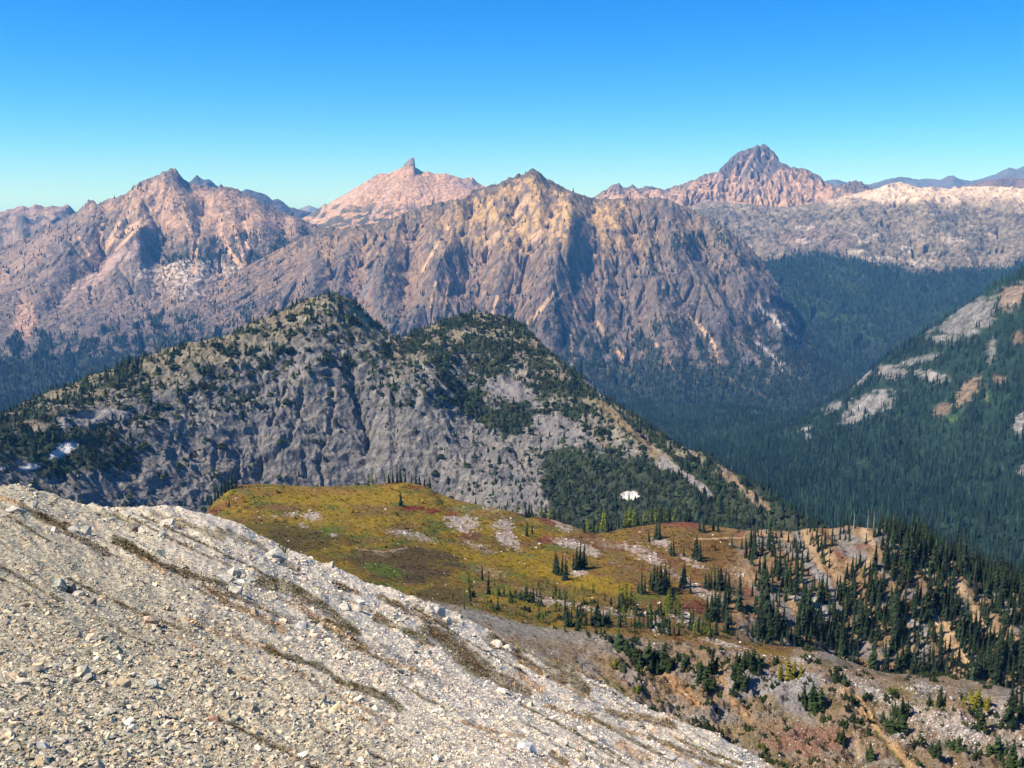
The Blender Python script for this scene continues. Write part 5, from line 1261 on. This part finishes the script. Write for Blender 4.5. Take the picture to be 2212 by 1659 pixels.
# stones of the scree
def stone_shape(seed, n=11, flat_=0.55):
    import bmesh
    g = np.random.default_rng(seed); bm = bmesh.new()
    p = g.normal(0, 1, (n, 3)); p /= np.linalg.norm(p, axis=1)[:, None]
    p *= g.uniform(0.75, 1.0, n)[:, None]; p[:, 2] *= flat_ * g.uniform(0.7, 1.3); p[:, 1] *= g.uniform(0.6, 0.95)
    for q in p: bm.verts.new(q)
    r = bmesh.ops.convex_hull(bm, input=bm.verts)
    for v in [v for v in bm.verts if not v.link_faces]: bm.verts.remove(v)
    bmesh.ops.triangulate(bm, faces=bm.faces)
    bm.verts.index_update(); bm.verts.ensure_lookup_table()
    vs = np.array([v.co[:] for v in bm.verts]); fs = np.array([[v.index for v in f.verts] for f in bm.faces]); bm.free()
    return vs, fs
STONES = [stone_shape(700 + i, 9 + i % 4) for i in range(12)]
M_STONE = plain_material("stone", (0, 0, 0), 0.0, rough=0.9, noise=14.0, attr='tone')
M_BLOCK = plain_material("pale_rock", (0, 0, 0), 0.0, rough=0.9, noise=1.5, attr='tone')

def rubble(name, x, y, z, s, tone, label, seed, mat, nrm=None):
    g = np.random.default_rng(seed); cos, fas, cols = [], [], []; off = 0
    pick = g.integers(0, len(STONES), len(x))
    for t, (v, f) in enumerate(STONES):
        m = pick == t; n = int(m.sum())
        if not n: continue
        a = g.uniform(0, 2 * np.pi, n); tl = g.normal(0, 0.35, n); tw = g.normal(0, 0.35, n)
        ca, sa, ct, st_, cw, sw = np.cos(a), np.sin(a), np.cos(tl), np.sin(tl), np.cos(tw), np.sin(tw)
        vx, vy, vz = v[:, 0][None], v[:, 1][None], v[:, 2][None]
        y1 = vy * ct[:, None] - vz * st_[:, None]; z1 = vy * st_[:, None] + vz * ct[:, None]
        x2 = vx * cw[:, None] + z1 * sw[:, None]; z2 = -vx * sw[:, None] + z1 * cw[:, None]
        S_ = s[m][:, None]
        co = np.stack([x[m][:, None] + S_ * (x2 * ca[:, None] - y1 * sa[:, None]), y[m][:, None] + S_ * (x2 * sa[:, None] + y1 * ca[:, None]), z[m][:, None] + S_ * z2 + S_ * 0.12], -1)
        cos.append(co.reshape(-1, 3)); fas.append((f[None] + (np.arange(n) * len(v))[:, None, None] + off).reshape(-1, 3))
        cols.append(np.repeat(tone[m][:, None], len(v), 1).reshape(-1, 3)); off += n * len(v)
    o = mesh_object(name, np.concatenate(cos), np.concatenate(fas), mat, color=np.concatenate(cols))
    o['kind'] = 'stuff'; o['label'] = label; o['category'] = 'stones'
    return o

def tone_at(S, u, v, g, n):
    i = np.clip(np.searchsorted(S.az, uv2dir(u, v)[0]), 0, S.nc - 1)
    return i
def scatter_px(S, dens, n, seed):
    """points spread evenly over what one sees of a sheet"""
    g = np.random.default_rng(seed)
    w = dens * S.visible() * np.abs(np.gradient(S.V, axis=0)) * np.abs(np.gradient(S.U, axis=1)) * (S.U > -230) * (S.U < 2440) * (S.V < 1760)
    w[-2:] = 0; w[:, -2:] = 0
    cs_ = np.cumsum(w.ravel()); k = np.searchsorted(cs_, g.random(n) * cs_[-1])
    j, i = np.divmod(k, S.nc); fj, fi = g.random(n), g.random(n)
    def bl(Q):
        e = (slice(None),) + (None,) * (Q.ndim - 2)
        return Q[j, i] * ((1 - fj) * (1 - fi))[e] + Q[j + 1, i] * (fj * (1 - fi))[e] + Q[j, i + 1] * ((1 - fj) * fi)[e] + Q[j + 1, i + 1] * (fj * fi)[e]
    return bl, n, g
n_ = 84000
bl, n_, g = scatter_px(A, np.clip(1 - 0.97 * A.band, 0.015, 1) * (A.S > 0.4), n_, 5)
r_ = bl(A.R); u_ = bl(A.U); v_ = bl(A.V)
near = sstep(1150, 1600, v_) * sstep(1500, 300, u_)
pq_ = rot(u_, v_, 27); sort_ = fbm(pq_[0] / 110, pq_[1] / 45, 3, 71)
px = np.exp(g.normal(0, 0.55, n_)) * (1.7 + 1.65 * near) * np.exp(0.8 * sort_) * np.where(g.random(n_) < 0.006, 2.6, 1.0); px = np.minimum(px, 19)
tone = bl(A.col); mean = tone.mean(1, keepdims=True)
tone = tone * 0.75 + 0.25 * np.array([[0.46, 0.415, 0.34]])
pal = np.array([(1.0, 1.0, 1.0), (1.12, 1.0, 0.82), (0.86, 0.92, 0.86), (1.15, 1.12, 1.1), (0.72, 0.72, 0.72), (1.08, 0.93, 0.85), (1.25, 1.24, 1.22)])
tone = tone * pal[g.choice(len(pal), n_, p=[0.25, 0.17, 0.19, 0.11, 0.14, 0.1, 0.04])] * np.exp(g.normal(0, 0.2, n_))[:, None]
rubble("gravel", bl(A.X), bl(A.Y), bl(A.Z), px * np.hypot(r_, bl(A.Z)) / F, np.clip(tone, 0.02, 0.80), "loose angular pale stones covering the scree ridge", 6, M_STONE)
# white blocks strewn on the lower shelf and on the meadow's bare ribs
bl, n_, g = scatter_px(B, np.clip(B.lowrock * 1.0 + 0.5 * B.rock + 0.05 * B.low * sstep(1250, 1400, B.U) + 0.012 * (1 - B.low) * (1 - B.step), 0, 1), 5200, 8)
px = np.exp(g.normal(0.25, 0.55, n_)); r_ = bl(B.R)
tone = np.array([[0.48, 0.43, 0.40]]) * np.exp(g.normal(0, 0.2, n_))[:, None]
rubble("rubble", bl(B.X), bl(B.Y), bl(B.Z), np.minimum(px, 6) * r_ / F * 1.1, np.clip(tone, 0.05, 0.7), "whitish blocks strewn over the meadow ribs and the shelf below", 9, M_BLOCK)

# turf along the brown bands, and the tussocks and dwarf scrub of the meadow
g5 = np.random.default_rng(12)
tv, tf = [], []
for i in range(9):
    a = g5.uniform(0, 6.28); d = g5.uniform(0.1, 0.5); l = g5.uniform(0.3, 0.75); k = len(tv); q = g5.uniform(0.14, 0.24)
    tv += [(d * 0.4 * math.cos(a) - q * math.sin(a), d * 0.4 * math.sin(a) + q * math.cos(a), -0.05), (d * 0.4 * math.cos(a) + q * math.sin(a), d * 0.4 * math.sin(a) - q * math.cos(a), -0.05), (d * 1.3 * math.cos(a), d * 1.3 * math.sin(a), l)]; tf.append((k, k + 1, k + 2))
TUFT = (np.array(tv), np.array(tf))
M_TURF = plain_material("turf", (0, 0, 0), 0.0, noise=6.0, attr='tone')
def tufts(S, dens, n, px, tint, label, seed):
    bl, n, g = scatter_px(S, dens, n, seed)
    h = np.exp(g.normal(0, 0.4, n)) * px * bl(S.R) / F
    t = bl(S.col) * np.asarray(tint)
    v, f = TUFT; a = g.uniform(0, 6.28, n); ca, sa = np.cos(a)[:, None], np.sin(a)[:, None]; x, y, z = bl(S.X), bl(S.Y), bl(S.Z)
    co = np.stack([x[:, None] + h[:, None] * (v[:, 0] * ca - v[:, 1] * sa) * 1.3, y[:, None] + h[:, None] * (v[:, 0] * sa + v[:, 1] * ca) * 1.3, z[:, None] + h[:, None] * v[:, 2]], -1)
    t = t * np.exp(g.normal(0, 0.3, n))[:, None]
    o = mesh_object("grass", co.reshape(-1, 3), (f[None] + (np.arange(n) * len(v))[:, None, None]).reshape(-1, 3), M_TURF, color=np.repeat(t[:, None], len(v), 1).reshape(-1, 3))
    o['kind'] = 'stuff'; o['label'] = label; o['category'] = 'grass'
tufts(A, np.clip(A.band - 0.25, 0, 1) ** 1.2, 9000, 4.0, (1.0, 1.0, 0.9), "dark turf growing in bands across the scree", 3)
tufts(B, np.clip(1 - 1.2 * B.rock - B.step * 0.7, 0.02, 1) * (1 - 0.6 * B.low) * (B.S < 5.05), 26000, 3.0, (1.0, 1.05, 0.9), "tussocky autumn grass and dwarf scrub of the meadow", 4)

# boulders one can pick out on the scree ridge
def boulder(u, v, w, h, label, tone=(0.40, 0.38, 0.35), seed=0):
    x, y, z, r = A.hit(u, v)
    px_m = math.hypot(r, z) / F
    vs, fs = stone_shape(900 + seed, 16, 0.8)
    import bmesh
    sx, sz = w * 0.5 * px_m * 1.15, h * 0.5 * px_m * 1.2
    g = np.random.default_rng(seed); a = g.uniform(-0.5, 0.5)
    vs = vs / np.abs(vs).max(0)
    co = np.stack([vs[:, 0] * sx, vs[:, 1] * sx * 0.8, vs[:, 2] * sz], -1)
    bm = bmesh.new(); bv = [bm.verts.new(q) for q in co]
    for f in fs: bm.faces.new([bv[i] for i in f])
    bmesh.ops.subdivide_edges(bm, edges=bm.edges, cuts=2, use_grid_fill=True)
    bmesh.ops.triangulate(bm, faces=bm.faces)
    P = np.array([q.co[:] for q in bm.verts]); T = np.array([[q.index for q in f.verts] for f in bm.faces]) if not bm.verts.index_update() else None
    bm.free()
    P = P * (1 + 0.10 * fbm(P[:, 0] / sx * 1.7 + seed, P[:, 1] / sx * 1.7 + P[:, 2] / sz, 4, seed))[:, None]
    o = mesh_object("boulder", P, T, M_STONE, color=np.repeat(np.array([tone]), len(P), 0))
    o.location = (x, y, z + sz * 0.35); o.rotation_euler = (g.normal(0, 0.15), g.normal(0, 0.15), a)
    o['label'] = label; o['category'] = 'boulder'; o['group'] = 'boulders on the scree ridge'
BG = (0.40, 0.375, 0.31); BW = (0.50, 0.45, 0.38); BD = (0.20, 0.175, 0.14); BP = (0.44, 0.33, 0.25)
for i, (u, v, w, h, lab, tn) in enumerate((
    (593,1207,48,30,"big grey boulder casting a black shadow below a small green bush",BG),
    (507,1243,28,22,"blocky grey boulder at the top of a dark turf band",BG),
    (485,1252,42,18,"long grey slab beside the blocky boulder above the turf band",BG),
    (536,1257,20,13,"small dark-shadowed block east of the long grey slab",BG),
    (507,1279,32,26,"smooth upright grey boulder under the blocky one",BG),
    (652,1357,26,20,"plain grey boulder alone in the middle of the pale scree",(0.34,0.33,0.31)),
    (184,1152,30,20,"rounded pale boulder on the brown turf streak",BG),
    (161,1148,22,16,"rounded boulder touching the pale one on the brown streak",BG),
    (362,1134,34,22,"broad pale boulder on the ridge crest",BW),
    (279,1116,22,18,"square grey block near the ridge crest",BG),
    (287,1146,30,22,"dark brown weathered boulder with a shaded underside",BD),
    (306,1150,20,14,"pale block leaning on the dark brown boulder",BG),
    (232,1126,30,14,"flat grey slab on the upper scree",BG),
    (34,1107,34,18,"pale slab near the highest corner of the scree",BW),
    (70,1096,24,16,"grey block with a dark hollow under it at the top of the scree",BG),
    (348,1160,20,14,"small grey block below the broad crest boulder",BG),
    (927,1327,24,26,"upright white block at the west end of the bare rock step",BW),
    (949,1329,26,30,"tallest white block in the bare rock step",BW),
    (965,1346,22,18,"tilted white slab at the foot of the rock step",BW),
    (745,1319,26,22,"grey split block on the pale rib",BG),
    (772,1319,24,20,"grey twin block beside the split one on the pale rib",BG),
    (128,1272,28,22,"greenish grey boulder in the jumble above a dark hollow",(0.27,0.28,0.24)),
    (152,1279,26,22,"shattered dark boulder in the jumble above a dark hollow",BD),
    (170,1287,22,16,"low grey boulder closing the jumble at the dark hollow",BG),
    (196,1303,30,14,"dark ledge stone below the jumble of boulders",BD),
    (324,1344,32,20,"reddish grey block with an overhanging shaded face",BP),
    (180,1458,24,24,"upright grey stone with a black shadow in the gravel",BG),
    (268,1480,24,18,"tan orange stone in the gravel",(0.42,0.33,0.22)),
    (330,1483,24,20,"pale green-grey stone in the gravel",(0.40,0.41,0.36)),
    (287,1578,20,16,"small bright white stone in the gravel",(0.55,0.52,0.47)),
    (88,1616,30,18,"pale greyish slab near the lower edge of the gravel",(0.42,0.42,0.40)),
    (655,1635,22,16,"white stone low in the fine gravel",(0.55,0.52,0.46)),
    (463,1558,26,14,"rusty brown stone in the fine gravel",(0.25,0.15,0.10)),
    (1380,1570,18,14,"dark upright stone by the pinkish slab",BD),
    (1412,1583,28,16,"pinkish triangular slab on the lower scree",BP),
    (1214,1609,28,18,"rounded white boulder on the lower scree",BW),
    (1140,1622,40,24,"large greyish white slab on the lower scree",(0.42,0.42,0.40)),
    (946,1643,26,16,"flat white stone at the lower edge of the scree",BW),
    (1447,1640,26,16,"chalky white block near the scree's lower corner",BW),
    (1070,1396,28,18,"square white block above the green turf tongue",BW),
    (1098,1405,24,18,"cracked white block next to the square one",BW),
    (1262,1643,24,12,"dark oval stone on brown ground",BD),
    (1316,1648,20,10,"small dark oval stone on brown ground",BD))):
    boulder(u, v, w, h, lab, tn, i)
def a_plant(kind, u, v, h, lab, wide):
    x, y, z, r = A.hit(u, v)
    plant(kind, x, y, z, h * math.hypot(r, z) / F, lab, lab, wide)
a_plant('gold', 604, 1194, 24, "small bright green bush on top of the big grey boulder", 0.7)
a_plant('fir', 1017, 1525, 18, "dead-looking dwarf fir on the pale lower scree", 0.9)
